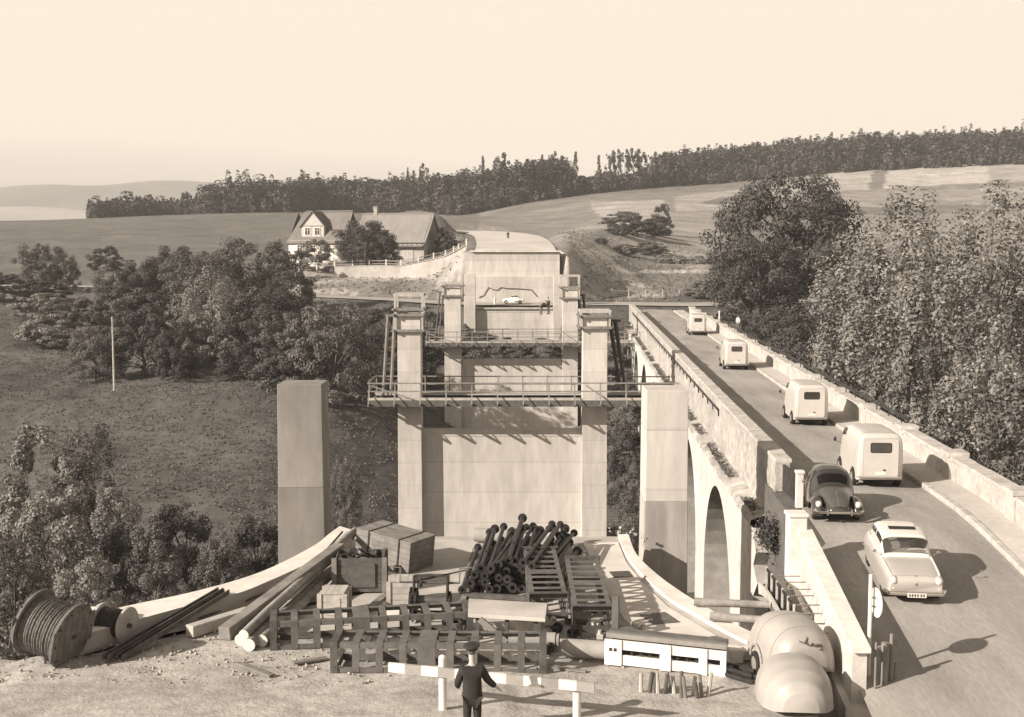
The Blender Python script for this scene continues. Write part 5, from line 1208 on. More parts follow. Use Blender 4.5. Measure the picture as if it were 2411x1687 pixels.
# ------------------------------------------------------------------ small delivery vans
def make_van(label):
    t = thing('delivery_van', label, 'van', group='pale delivery vans crossing the old bridge in line')
    B = Body([(-1.75, .73, .36, 1.87, 7), (-1.72, .77, .32, 1.94, 7.5), (-1.55, .785, .30, 1.97, 6), (-.6, .80, .30, 2.00, 6), (.5, .80, .30, 1.99, 6), (.95, .79, .30, 1.92, 5.5), (1.25, .77, .30, 1.45, 5), (1.40, .74, .30, 1.05, 4.5), (1.72, .66, .32, .92, 4), (1.82, .58, .38, .74, 4)])
    B.mesh('body', 'van', t); B.patch('roof', 'van_roof', t, -1.5, .9, .40, .60, .006)
    # rear face pieces
    rw = MB(); n = 5
    def rr(w, h, r, n=5): 
        o = []
        for cx, cz, a0 in ((w/2 - r, h/2 - r, 0), (-w/2 + r, h/2 - r, 90), (-w/2 + r, -h/2 + r, 180), (w/2 - r, -h/2 + r, 270)):
            for i in range(n): a = math.radians(a0 + 90*i/(n - 1)); o.append((cx + r*math.cos(a), cz + r*math.sin(a)))
        return o
    def plate_y(name, mat, w, h, r, x, y, z, th=.02, par=t):
        mb = MB(); pts = rr(w, h, r); m = len(pts)
        mb.add([(x + a, y, z + b) for a, b in pts] + [(x + a, y - th, z + b) for a, b in pts], [tuple(range(m)), tuple(range(2*m - 1, m - 1, -1))] + [(i, (i + 1) % m, m + (i + 1) % m, m + i) for i in range(m)]); return mb.build(name, mat, par, smooth=30)
    plate_y('door_seal', 'grey_paint', 1.225, 1.385, .11, 0, -1.744, 1.10, .012)
    door = plate_y('rear_door', 'van', 1.20, 1.36, .10, 0, -1.748, 1.10, .018)
    plate_y('gasket', 'tyre', .74, .36, .07, 0, -1.764, 1.46, .006); plate_y('rear_window', 'glass', .68, .30, .06, 0, -1.769, 1.46, .008)
    plate_y('number_plate', 'white', .36, .11, .02, 0, -1.765, .56, .012); mb = MB(); mb.ell((.12, -1.775, .68), (.05, .025, .03), 10, 6); mb.build('door_handle', 'iron', t)
    for x in (-.64, .64): mb = MB(); mb.ell((x, -1.70, .66), (.045, .05, .07), 10, 6); mb.build('tail_lamp', 'red_paint', t)
    mb = MB(); mb.path([Vector((-.76, -1.6, .42)), Vector((-.70, -1.80, .42)), Vector((.70, -1.80, .42)), Vector((.76, -1.6, .42))], .04, 8); mb.build('bumper', 'grey_paint', t)
    mb = MB(); mb.box((0, -.1, .30), (1.1, 3.0, .14)); mb.build('chassis', 'tyre', t)
    for (a, b), nm in (((.13, .28), 'left_window'), ((.72, .87), 'right_window')): B.patch(nm, 'glass', t, .30, .92, a + .02 if a < .5 else a, b if a < .5 else b - .02, .012)
    B.patch('windscreen', 'glass', t, .98, 1.22, .30, .70, .012)
    for s in (-1, 1): mb = MB(); mb.beam((s*.80, .95, 1.2), (s*1.0, 1.0, 1.28), .02, .02); mb.ell((s*1.02, 1.0, 1.34), (.06, .02, .09), 8, 6); mb.build('mirror', 'iron', t)
    for s in (-1, 1):
        for y in (-1.02, 1.12): mb = MB(); mb.tube((s*.66, y, .32), (s*.802, y, .32), .35, 22); mb.build('wheel_arch', 'tyre', t)
    for s in (-1, 1): mb = MB(); mb.ell((s*.52, 1.76, .70), (.09, .06, .09), 10, 7); mb.build('headlight', 'lens', t)
    add_wheels(t, .31, .17, .76, (-1.02, 1.12)); return t
heading = math.atan(-.052)
def road_pt(px, py):
    p = G(px, py, 0.0)
    for _ in range(6): p = G(px, py, zr(p.y) + .03)
    return p
vans = [((2073, 1150), 'delivery van nearest the camera on the old bridge, beside the dark car'), ((1911, 1003), 'second delivery van in the line on the old bridge'), ((1735, 871), 'third delivery van in the line on the old bridge'), ((1644, 789), 'farthest small delivery van leaving the old bridge')]
v0 = None
for (px, py), lab in vans:
    p = road_pt(px, py)
    if v0 is None: v0 = make_van(lab); v = v0
    else: v = dup(v0, label=lab)
    v.location = (p.x + .05, p.y + 1.65, p.z); v.rotation_euler = (0, 0, heading)
# ------------------------------------------------------------------ rounded dark saloon
def make_beetle(label, body='bug', top='bug_top_sheen', name='parked_car', cat='car'):
    t = thing(name, label, cat)
    B = Body([(-2.02, .34, .34, .50, 2.6), (-1.9, .48, .30, .66, 2.6), (-1.6, .60, .26, .90, 2.6), (-1.2, .68, .25, 1.22, 2.7), (-.8, .72, .25, 1.42, 2.9), (-.35, .735, .25, 1.50, 3.0), (.05, .735, .25, 1.49, 3.0), (.28, .73, .25, 1.40, 3.0), (.62, .70, .25, 1.02, 2.7), (.9, .66, .25, .97, 2.5), (1.3, .58, .27, .89, 2.4), (1.65, .48, .30, .76, 2.3), (1.88, .36, .34, .60, 2.2), (1.98, .24, .40, .50, 2.2)])
    B.mesh('body', body, t, 60, holes=((.34, .575, .325, .675),)); B.patch('roof', top, t, -.9, .22, .34, .66, .006); B.patch('bonnet', top, t, .86, 1.93, .27, .73, .012, 14, 12)
    mb = MB(); mb.path([B.p(y, .5) + Vector((0, 0, .018)) for y in np.linspace(.9, 1.9, 9)], .012, 5); mb.build('bonnet_trim', 'chrome', t)
    B.patch('windscreen', 'screen', t, .33, .585, .31, .69, .014); B.patch('rear_window', 'glass', t, -1.22, -.98, .40, .60, .014)
    for a, b, nm in ((.17, .31, 'side_window'), (.69, .83, 'side_window')):
        B.patch(nm, 'glass', t, -.40, .26, a, b, .014); B.patch('quarter_window', 'glass', t, -.90, -.48, a, b, .014)
    for s in (-1, 1):
        for y, nm, L in ((1.28, 'front_wing', .62), (-1.28, 'rear_wing', .60)):
            mb = MB(); P = []
            for i in range(17):
                a = math.pi*(-.06 + 1.12*i/16); r = []
                for j in range(9):
                    b = math.pi/2*j/8; yy = y + L*math.cos(a)*(0.80 + .20*math.cos(b)) ; zz = .30 + .46*math.sin(a)*(.55 + .45*math.cos(b)); r.append((s*(.48 + .30*math.sin(b)**.8), yy, max(.24, zz)))
                P.append(r)
            mb.grid(P); w = mb.build(nm, body, t, smooth=60); sm_ = w.modifiers.new('thick', 'SOLIDIFY'); sm_.thickness = .02
        mb = MB(); mb.box((s*.66, 0, .30), (.22, 1.5, .05)); mb.build('running_board', 'tyre', t)
        mb = MB(); mb.ell((s*.60, 1.76, .60), (.115, .10, .125), 14, 9); h = mb.build('headlight', 'chrome', t, smooth=60); mb = MB(); mb.ell((s*.60, 1.80, .60), (.095, .085, .105), 14, 9); mb.build('lens', 'lens', h, smooth=60)
        mb = MB(); mb.beam((s*.74, .5, 1.02), (s*.86, .5, 1.06), .02, .02); mb.ell((s*.90, .5, 1.08), (.06, .025, .05), 8, 6); mb.build('mirror', 'chrome', t)
    for y, nm in ((2.06, 'front_bumper'), (-2.10, 'rear_bumper')):
        s = 1 if y > 0 else -1; mb = MB(); mb.path([Vector((-.74, y - s*.22, .40)), Vector((-.62, y - s*.04, .40)), Vector((-.3, y, .40)), Vector((.3, y, .40)), Vector((.62, y - s*.04, .40)), Vector((.74, y - s*.22, .40))], .045, 9)
        for x in (-.36, .36): mb.tube((x, y + s*.03, .32), (x, y + s*.03, .52), .03, 8)
        mb.build(nm, 'chrome', t, smooth=40)
    mb = MB(); mb.box((0, 0, .27), (1.1, 3.2, .12)); mb.build('floor_pan', 'tyre', t)
    add_wheels(t, .32, .15, .64, (-1.25, 1.22)); return t
p = road_pt(1993, 1236); bt = make_beetle('dark round-backed saloon driving towards the camera beside the nearest van', name='saloon_car')
bt.location = (p.x - .02, p.y + 2.0, p.z); bt.rotation_euler = (0, 0, math.pi + heading - .05)
# ------------------------------------------------------------------ pale saloon with open sunroof
def make_sedan(label):
    t = thing('saloon_car', label, 'car')
    B = Body([(-2.05, .66, .40, .76, 5), (-1.98, .73, .30, .86, 6), (-1.4, .77, .24, .90, 7), (-.6, .78, .22, .91, 7), (.3, .78, .22, .91, 7), (.9, .77, .22, .90, 6.5), (1.5, .76, .24, .87, 6), (1.92, .74, .28, .82, 6), (2.03, .68, .36, .72, 5.5)])
    Gh = Body([(-1.42, .62, .80, .92, 4), (-1.26, .67, .80, 1.22, 5), (-1.10, .685, .80, 1.40, 5.5), (-.6, .69, .80, 1.455, 5.5), (0.0, .69, .80, 1.46, 5.5), (.22, .685, .80, 1.42, 5.2), (.44, .68, .80, 1.14, 4.6), (.62, .67, .80, .92, 4)])
    B.mesh('lower_body', 'sedan', t, 44); Gh.mesh('cabin', 'sedan_top', t, 60, holes=((.27, .555, .205, .795), (-1.33, -1.13, .23, .77), (-.35, .27, .09, .195), (-.35, .27, .805, .91), (-1.05, -.45, .09, .195), (-1.05, -.45, .805, .91))); Gh.patch('roof', 'sedan_top', t, -1.0, .2, .3, .7, .008)
    B.patch('bonnet', 'sedan', t, .74, 1.9, .30, .70, .012, 12, 12)
    for tt in (.27, .73): mb = MB(); mb.path([B.p(y, tt) + Vector((0, 0, .02)) for y in np.linspace(-1.6, 1.95, 16)], .035, 7); mb.build('wing_ridge', 'sedan_top', t, smooth=60)
    mb = MB(); mb.box((0, -.22, 1.472), (.74, .26, .014)); mb.build('sunroof_opening', 'tyre', t); mb = MB(); mb.box((0, -.48, 1.478), (.78, .26, .03)); mb.build('sunroof_panel', 'sedan_top', t)
    Gh.patch('windscreen', 'screen', t, .26, .56, .20, .80, .014, 10, 14); Gh.patch('rear_window', 'screen', t, -1.34, -1.12, .22, .78, .014, 10, 14)
    for a, b in ((.085, .20), (.80, .915)): Gh.patch('front_window', 'screen', t, -.36, .28, a, b, .014); Gh.patch('rear_side_window', 'screen', t, -1.06, -.44, a, b, .014)
    mb = MB(); mb.path([Vector((-.36 + .28*math.cos(a), .42 - .02*math.cos(a), 1.02 + .05*math.sin(a))) for a in np.linspace(0, math.pi, 10)], .018, 6); mb.build('steering_wheel', 'white', t)
    for s in (-1, 1):
        mb = MB(); mb.ell((s*.60, 1.90, .70), (.13, .16, .12), 14, 9); h = mb.build('headlight', 'sedan', t, smooth=60); mb = MB(); mb.ell((s*.60, 1.99, .70), (.10, .085, .10), 14, 9); mb.build('lens', 'lens', h, smooth=60)
        mb = MB(); mb.ell((s*.60, 1.99, .50), (.06, .05, .045), 10, 7); mb.build('side_lamp', 'lens', t)
        mb = MB(); mb.beam((s*.72, .6, .95), (s*.84, .6, 1.02), .02, .02); mb.ell((s*.88, .6, 1.05), (.06, .03, .045), 8, 6); mb.build('mirror', 'chrome', t)
        for y in (-1.2, 1.22): mb = MB(); mb.tube((s*.60, y, .31), (s*.757, y, .31), .335, 24); mb.build('wheel_arch', 'tyre', t)
    for z, w in ((.60, .98), (.54, 1.02), (.48, 1.02)): mb = MB(); mb.box((0, 2.0, z), (w, .05, .022)); mb.build('grille_bar', 'chrome' if z != .54 else 'grey_paint', t)
    mb = MB(); mb.ell((0, 2.02, .62), (.05, .03, .05), 10, 7); mb.build('badge', 'chrome', t); mb = MB(); mb.ell((0, 1.86, .80), (.025, .08, .03), 10, 7); mb.build('bonnet_ornament', 'chrome', t)
    for y in (2.09, -2.06):
        s = 1 if y > 0 else -1; mb = MB(); mb.path([Vector((-.80, y - s*.25, .37)), Vector((-.70, y - s*.04, .37)), Vector((0, y, .37)), Vector((.70, y - s*.04, .37)), Vector((.80, y - s*.25, .37))], .055, 9); mb.build('bumper', 'chrome', t, smooth=40)
    mb = MB(); mb.box((0, 2.16, .36), (.50, .02, .12)); pl = mb.build('number_plate', 'white', t)
    for i, x in enumerate((-.18, -.11, -.02, .05, .12, .19)): mb = MB(); mb.box((x, 2.172, .36), (.035, .006, .07)); mb.build('plate_mark', 'iron', pl)
    mb = MB(); mb.box((0, 0, .24), (1.2, 3.4, .12)); mb.build('floor_pan', 'tyre', t); add_wheels(t, .31, .15, .68, (-1.2, 1.22)); return t
p = road_pt(2180, 1430); sd = make_sedan('pale two-tone saloon with open sunroof, nearest car on the road'); sd.location = (p.x - .03, p.y + 1.95, zr(p.y + 2) + .02)
sd.rotation_euler = (math.atan(-(zr(p.y + 3.5) - zr(p.y + .5))/3), 0, math.pi + heading - .06); sd.scale = (.93, .93, .95)
# ------------------------------------------------------------------ white coupe on the far valley road
def make_coupe(label):
    t = thing('coupe_car', label, 'car'); B = Body([(-1.5, .40, .36, .56, 3), (-1.4, .56, .26, .68, 3.4), (-.9, .64, .22, .76, 3.6), (-.3, .66, .20, .76, 3.6), (.4, .66, .20, .77, 3.4), (1.0, .64, .22, .74, 3.2), (1.35, .56, .28, .66, 3), (1.5, .40, .36, .52, 2.8)])
    B.mesh('lower_body', 'cream', t, 36); Gh = Body([(-1.0, .46, .66, .76, 2.8), (-.75, .54, .66, 1.04, 3), (-.4, .56, .66, 1.20, 3.2), (-.05, .56, .66, 1.21, 3.2), (.2, .55, .66, 1.06, 3), (.45, .52, .66, .76, 2.8)]); Gh.mesh('cabin', 'cream', t, 32)
    for a, b in ((.12, .30), (.70, .88)): Gh.patch('side_window', 'glass', t, -.62, .22, a, b, .014)
    Gh.patch('windscreen', 'glass', t, .10, .40, .28, .72, .014); Gh.patch('rear_window', 'glass', t, -.92, -.66, .28, .72, .014)
    for s in (-1, 1): mb = MB(); mb.ell((s*.46, 1.36, .54), (.09, .08, .09), 10, 7); mb.build('headlight', 'lens', t)
    for y in (1.54, -1.54): mb = MB(); mb.path([Vector((-.55, y*.95, .36)), Vector((0, y, .36)), Vector((.55, y*.95, .36))], .04, 7); mb.build('bumper', 'chrome', t)
    add_wheels(t, .27, .14, .58, (-.95, .98)); return t
p = G(1208, 714, .12); cp2 = make_coupe('small white coupe on the valley road below the abutment'); cp2.location = (p.x, p.y - .6, .13); cp2.rotation_euler = (0, 0, math.radians(91)); cp2.scale = (1.05,)*3
# ------------------------------------------------------------------ round vehicles in the right foreground
rv = thing('tank_trailer', 'pale grey round-backed trailer with chrome script badge, cut by the lower edge', 'trailer', (0, 0, 0))
B = Body([(-.80, .40, .55, 1.00, 2.3), (-.72, .58, .42, 1.20, 2.4), (-.5, .74, .34, 1.36, 2.5), (-.15, .83, .30, 1.45, 2.5), (.3, .86, .30, 1.48, 2.5), (.8, .85, .30, 1.45, 2.5), (1.3, .78, .30, 1.32, 2.5), (1.6, .62, .34, 1.08, 2.4), (1.75, .40, .45, .8, 2.3)])
B.mesh('body', 'tank', rv, 48)
mb = MB()
for y in (-.30, .55): mb.path([B.p(y, t_) + B.n(y, t_)*.004 for t_ in np.linspace(.03, .97, 40)], .008, 5)
mb.build('panel_seam', 'grey_paint', rv)
Hd = Body([(-1.15, .30, .40, .80, 2.2), (-1.05, .46, .36, 1.02, 2.3), (-.75, .62, .32, 1.20, 2.4), (-.3, .68, .30, 1.27, 2.4), (.2, .66, .30, 1.22, 2.4), (.5, .5, .34, 1.0, 2.3)])
hd = Hd.mesh('front_hood', 'tank', rv, 40); hd.location = (-.66, -1.55, -.06); hd.rotation_euler = (0, 0, -.2); hd.scale = (1.22, 1.15, 1.0)
sc_ = [(-.34, .0), (-.22, -.01), (-.16, .12), (-.14, .16), (-.18, -.05), (-.08, -.06), (-.04, .02), (0, -.06), (.05, -.05), (.06, .02), (.10, -.05), (.14, -.04), (.16, .04), (.20, -.03), (.19, -.14), (.13, -.16)]
def onB(x, z):
    best = None
    for y in np.linspace(-.78, .1, 60):
        for tt in np.linspace(.2, .8, 50):
            q = B.p(y, tt); e = (q.x - x)**2 + (q.z - z)**2
            if best is None or e < best[0]: best = (e, q, B.n(y, tt))
    return best[1] + best[2]*.02
mb = MB(); mb.path([onB(.12 + x*.95, 1.12 + z*.7 - x*.18) for x, z in sc_], .014, 5); mb.build('script_badge', 'steel', rv)
mb = MB(); mb.beam((0, 1.6, .40), (0, 2.6, .36), .08, .1); mb.build('drawbar', 'iron', rv)
for s in (-1, 1): mb = MB(); mb.path([Vector((s*.87, .4 + .42*math.cos(a), .34 + .42*math.sin(a))) for a in np.linspace(0, math.pi, 12)], .03, 6); mb.build('mudguard', 'tank', rv)
add_wheels(rv, .30, .16, .84, (.4,))
c = D(1876, 1560, 23.3*k); rv.scale = (.97, .97, .95); rv.location = (c.x, c.y, SITE_Z + .05); rv.rotation_euler = (0, 0, .12)
# ================================================================== PEOPLE
def skinned(name, verts, edges, rad, mat, par=None, sub=2):
    me_ = bpy.data.meshes.new(name); me_.from_pydata([tuple(v) for v in verts], edges, []); o = bpy.data.objects.new(name, me_); COL.objects.link(o)
    me_.materials.append(MAT[mat]); 
    if par is not None: o.parent = par
    md = o.modifiers.new('skin', 'SKIN'); md.use_smooth_shade = True
    for i, r in enumerate(rad):
        sv = me_.skin_vertices[0].data[i]; sv.radius = (r, r) if not isinstance(r, tuple) else r
    me_.skin_vertices[0].data[0].use_root = True
    s = o.modifiers.new('sub', 'SUBSURF'); s.levels = sub; s.render_levels = sub; return o
def person(label, loc, rz, coat, trousers, larm, rarm, lean=0.0, lleg=(0, 0), rleg=(0, 0), hat=None, h=1.75, sub=2, turn=0.0):
    """larm/rarm: (elbow xyz, wrist xyz) relative to the shoulder; facing +Y"""
    t = thing('person', label, 'person', loc, rz); s = h/1.90; t.scale = (s, s, s)
    Ly = math.sin(lean); Lz = math.cos(lean)
    pel = Vector((0, 0, .94)); spine = pel + Vector((0, .28*Ly, .28*Lz)); chest = pel + Vector((0, .46*Ly, .46*Lz)); neck = pel + Vector((0, .60*Ly, .60*Lz)); head = neck + Vector((0, .05 + .1*Ly, .20))
    V = [pel, spine, chest, neck, neck + Vector((0, .015, .07)), head, head + Vector((0, .0, .09))]; E = [(0, 1), (1, 2), (2, 3), (3, 4), (4, 5), (5, 6)]; R = [(.16, .12), (.15, .115), (.17, .12), .075, .055, (.078, .098), (.07, .085)]
    hands = []
    for sx, arm in ((-1, larm), (1, rarm)):
        sh = chest + Vector((sx*.19, 0, .05)); el = sh + Vector(arm[0]); wr = el + Vector(arm[1]); i0 = len(V); d = (wr - el).normalized()
        V += [sh, el, wr, wr + d*.05, wr + d*.10]; R += [.068, .050, .034, (.042, .022), (.034, .018)]; E += [(2, i0), (i0, i0 + 1), (i0 + 1, i0 + 2), (i0 + 2, i0 + 3), (i0 + 3, i0 + 4)]; hands.append((wr + d*.09, d, sx))
        side = d.cross(Vector((0, 0, 1))); side = side.normalized() if side.length > .1 else Vector((1, 0, 0))
        for f in range(4):
            q = len(V); b = wr + d*.10 + side*(-.03 + .02*f); L = (.055, .066, .062, .048)[f]; V += [b + d*L*.5, b + d*L + Vector((0, 0, -.02))]; R += [.009, .007]; E += [(i0 + 4, q), (q, q + 1)]
        q = len(V); V += [wr + d*.05 + side*(.045*-1) , wr + d*.085 - side*.065]; R += [.011, .009]; E += [(i0 + 3, q), (q, q + 1)]
    legs = []
    for sx, lg in ((-1, lleg), (1, rleg)):
        hip = Vector((sx*.095, 0, .88)); kn = hip + Vector((sx*.01, lg[0]*.45 + .02, -.41 + abs(lg[0])*.04)); an = Vector((kn.x, kn.y + lg[1]*.45 - .03, .09 + max(0, -lg[1])*.06)); i0 = len(V)
        V += [hip, kn, an, an + Vector((0, .12, -.05)), an + Vector((0, .19, -.055))]; R += [.092, .062, .045, (.045, .035), (.035, .028)]; E += [(0, i0), (i0, i0 + 1), (i0 + 1, i0 + 2), (i0 + 2, i0 + 3), (i0 + 3, i0 + 4)]; legs.append((hip, kn, an))
    skinned('body', V, E, R, 'skin', t, sub)
    # coat
    CV = [pel + Vector((0, -.01, -.20)), pel, spine, chest, chest + Vector((0, .07*Ly, .10))]; CE = [(0, 1), (1, 2), (2, 3), (3, 4)]; CR = [(.235, .17), (.215, .16), (.21, .16), (.235, .165), (.13, .10)]
    for sx, arm in ((-1, larm), (1, rarm)):
        sh = chest + Vector((sx*.19, 0, .05)); el = sh + Vector(arm[0]); wr = el + Vector(arm[1]); i0 = len(CV); CV += [sh, el, el.lerp(wr, .92)]; CR += [.105, .082, .066]; CE += [(3, i0), (i0, i0 + 1), (i0 + 1, i0 + 2)]
    skinned('coat', CV, CE, CR, coat, t, sub)
    TV_ = [Vector((0, 0, .90))]; TE = []; TR = [(.175, .135)]
    for hip, kn, an in legs: i0 = len(TV_); TV_ += [hip + Vector((0, 0, -.04)), kn, an + Vector((0, 0, .03))]; TR += [.115, .085, .075]; TE += [(0, i0), (i0, i0 + 1), (i0 + 1, i0 + 2)]
    skinned('trousers', TV_, TE, TR, trousers, t, sub)
    mb = MB()
    for hip, kn, an in legs: mb.ell(an + Vector((0, .07, -.045)), (.052, .15, .052), 10, 7)
    mb.build('shoes', 'leather', t, smooth=60)
    hc = head + Vector((0, .0, .03)); Rz = Matrix.Rotation(turn, 3, 'Z')
    def hp_(v): return hc + Rz @ Vector(v)
    mb = MB(); mb.ell(hp_((0, -.012, .035)), (.083, .100, .092), 14, 9); mb.build('hair', 'wood_dark', t, smooth=60)
    mb = MB(); mb.ell(hp_((0, .105, -.01)), (.014, .022, .026), 8, 6)
    for sx in (-1, 1): mb.ell(hp_((sx*.084, .0, -.01)), (.013, .025, .034), 8, 6)
    mb.build('features', 'skin', t, smooth=60)
    mb = MB()
    for sx in (-1, 1): mb.ell(hp_((sx*.034, .094, .018)), (.014, .008, .008), 8, 5)
    mb.box(hp_((0, .096, -.062)), (.045, .008, .008)); mb.build('eyes_and_mouth', 'wood_dark', t)
    if hat:
        mb = MB(); n = 22; prof = [(.112, .058), (.113, .10), (.172, .140), (.168, .156), (.11, .170), (.0, .174)]
        mb.loft([[hp_((math.cos(2*math.pi*i/n)*r, math.sin(2*math.pi*i/n)*r*1.05 - .005, z + (.025 if r > .12 else 0)*math.sin(2*math.pi*i/n))) for i in range(n)] for r, z in prof]); c_ = mb.build('cap', hat, t, smooth=50)
        mb = MB(); mb.add([hp_((math.cos(a)*.098, math.sin(a)*.10, .072)) for a in np.linspace(.35, math.pi - .35, 9)] + [hp_((math.cos(a)*.118, math.sin(a)*.19, .04)) for a in np.linspace(.35, math.pi - .35, 9)], [(i, i + 1, 10 + i, 9 + i) for i in range(8)]); mb.build('peak', 'leather', c_)
    return t
c = D(1112, 1600, 23.6)
person('person in dark uniform and peaked cap seen from behind at the striped barrier', (c.x, c.y, SITE_Z + .24), 0.12, 'cloth_dark', 'cloth_dark', ((-.10, .03, -.29), (.02, .20, -.14)), ((.14, .05, -.27), (.17, .10, -.17)), 0.10, hat='cloth_dark', h=1.86, turn=-.6)
# driver of the pale saloon
dv = person('driver in pale shirt behind the windscreen of the pale saloon', (0, 0, 0), 0, 'cloth_pale', 'cloth_mid', ((-.08, .20, -.22), (.06, .24, .06)), ((.08, .20, -.22), (-.06, .24, .06)), -.18, (.8, -.3), (.8, -.3), h=1.5)
mw = sd.rotation_euler.to_matrix(); off = mw @ Vector((-.33, -.28, -.34)); dv.location = Vector(sd.location) + off; dv.rotation_euler = sd.rotation_euler
# two people by the far pier, one stooping
p = G(1274, 740, .1); person('stooping person in dark jacket beside the far pier column', (p.x, p.y, .12), math.radians(-70), 'cloth_dark', 'cloth_mid', ((-.02, .12, -.26), (0, .16, -.18)), ((.02, .12, -.26), (0, .16, -.18)), .9, (.3, -.2), (-.2, -.1), h=2.0, sub=1)
p = G(1292, 740, .1); person('upright person in grey clothes behind the stooping one by the far pier', (p.x, p.y + .5, .12), math.radians(60), 'cloth_mid', 'cloth_pale', ((-.06, .04, -.27), (.02, .1, -.22)), ((.06, .04, -.27), (-.02, .1, -.22)), .05, h=2.1, sub=1)
# motorcyclist on the new road
p = D(1196, 560, 205*k); zz = p.z
mc = thing('motorcycle', 'tiny dark motorcycle on the pale new road', 'motorcycle', (p.x, p.y, zz - .3), .2)
for y in (-.62, .62): mb = MB(); mb.hollow((-.05, y, .33), (.05, y, .33), .33, .25, 18); mb.build('wheel', 'tyre', mc)
mb = MB(); mb.path([Vector((0, -.62, .33)), Vector((0, -.2, .55)), Vector((0, .35, .75)), Vector((0, .62, .33))], .05, 7); mb.ell((0, .15, .78), (.14, .28, .13), 10, 7); mb.build('frame', 'iron', mc)
mb = MB(); mb.tube((-.33, .38, 1.0), (.33, .38, 1.0), .025, 6); mb.build('handlebar', 'steel', mc); mb = MB(); mb.ell((0, -.35, .80), (.13, .3, .06), 10, 6); mb.build('saddle', 'leather', mc)
person('tiny rider in dark clothes on the motorcycle on the new road', (p.x + .05, p.y - .3, zz - .3), .2, 'cloth_dark', 'cloth_mid', ((-.05, .2, -.2), (0, .25, -.02)), ((.05, .2, -.2), (0, .25, -.02)), .25, (.75, -.2), (.75, -.2), h=1.75, sub=1)
# ================================================================== FARM
YH = 192*k
def house(name, label, px, py, Y, rz, L, Dp, hw, hr, wallm, roofm, gablem, hip=0.0, ov=.45):
    o = D(px, py, Y); t = thing(name, label, 'building', o, rz)
    mb = MB(); mb.box((L/2, Dp/2, hw/2 - .6), (L, Dp, hw + 1.2)); mb.build('wall', wallm, t)
    for s, nm in ((0, 'left_gable'), (1, 'right_gable')):
        x = s*L; mb = MB(); mb.add([(x - .03, 0, hw), (x - .03, Dp, hw), (x - .03, Dp/2, hw + hr), (x + .03, 0, hw), (x + .03, Dp, hw), (x + .03, Dp/2, hw + hr)], [(0, 1, 2), (3, 5, 4), (0, 3, 4, 1), (1, 4, 5, 2), (2, 5, 3, 0)]); mb.build(nm, gablem, t)
    mb = MB(); e = hr/(Dp/2)*ov; th = .22
    a, b = -ov, L + ov
    for sgn in (0, 1):
        y0 = -ov if sgn == 0 else Dp + ov; z0 = hw - e; n = 14; P = []
        for i in range(n + 1):
            f = i/n; sag = -.10*math.sin(math.pi*f); P.append([(a + (hip*f), y0 + (Dp/2 - y0)*f, z0 + (hw + hr - z0)*f + sag), (b - 0*f, y0 + (Dp/2 - y0)*f, z0 + (hw + hr - z0)*f + sag)])
        mb.grid(P)
    r = mb.build('roof', roofm, t); s_ = r.modifiers.new('thick', 'SOLIDIFY'); s_.thickness = th; s_.offset = -1
    mb = MB(); mb.tube((hip, Dp/2, hw + hr + .05), (L + ov, Dp/2, hw + hr + .05), .14, 8); mb.build('ridge_tiles', roofm, r)
    return t, r
def window(t, x, z, w, h, y=-.02, face=0, Lx=0, mul=True):
    f = MB()
    def bx(cx, cz, sx, sz, dy, th): 
        c = (x + cx, y + dy, z + cz) if face == 0 else (Lx - y - dy, x + cx, z + cz); d = (sx, th, sz) if face == 0 else (th, sx, sz); return c, d
    for cx, cz, sx, sz in ((0, h/2 + .05, w + .24, .12), (0, -h/2 - .05, w + .3, .12), (-w/2 - .05, 0, .12, h), (w/2 + .05, 0, .12, h)):
        f.box(*bx(cx, cz, sx, sz, -.03, .10))
    fr = f.build('window_frame', 'white', t)
    for i in (-1, 1): m = MB(); m.box(*bx(i*w/4, 0, w/2 - .05, h - .02, 0.0, .04)); m.build('pane', 'glass', fr)
    if mul: m = MB(); m.box(*bx(0, 0, .06, h, -.04, .05)); m.box(*bx(0, h*.18, w, .05, -.04, .05)); m.build('mullion', 'white', fr)
RZ = math.radians(-17)
hs, hroof = house('farmhouse', 'white farmhouse with gabled dormer behind the fence', 680, 618, YH, RZ, 10.6, 8.4, 4.1, 5.3, 'plaster', 'roof', 'gable', hip=1.7)
for x in (2.3, 5.0, 7.6): window(hs, x, 2.55, .95, 1.35)
for x in (6.3, 8.6): window(hs, x, .25, .5, .32, mul=False)
window(hs, 4.2, 5.6, .7, 1.0, -.02, 1, 10.6)
mb = MB(); mb.box((10.64, 4.2, 6.6), (.06, 4.6, .16)); mb.build('gable_beam', 'wood_dark', hs); mb = MB(); mb.box((10.64, 4.2, 4.9), (.06, 7.0, .16)); mb.build('gable_beam', 'wood_dark', hs)
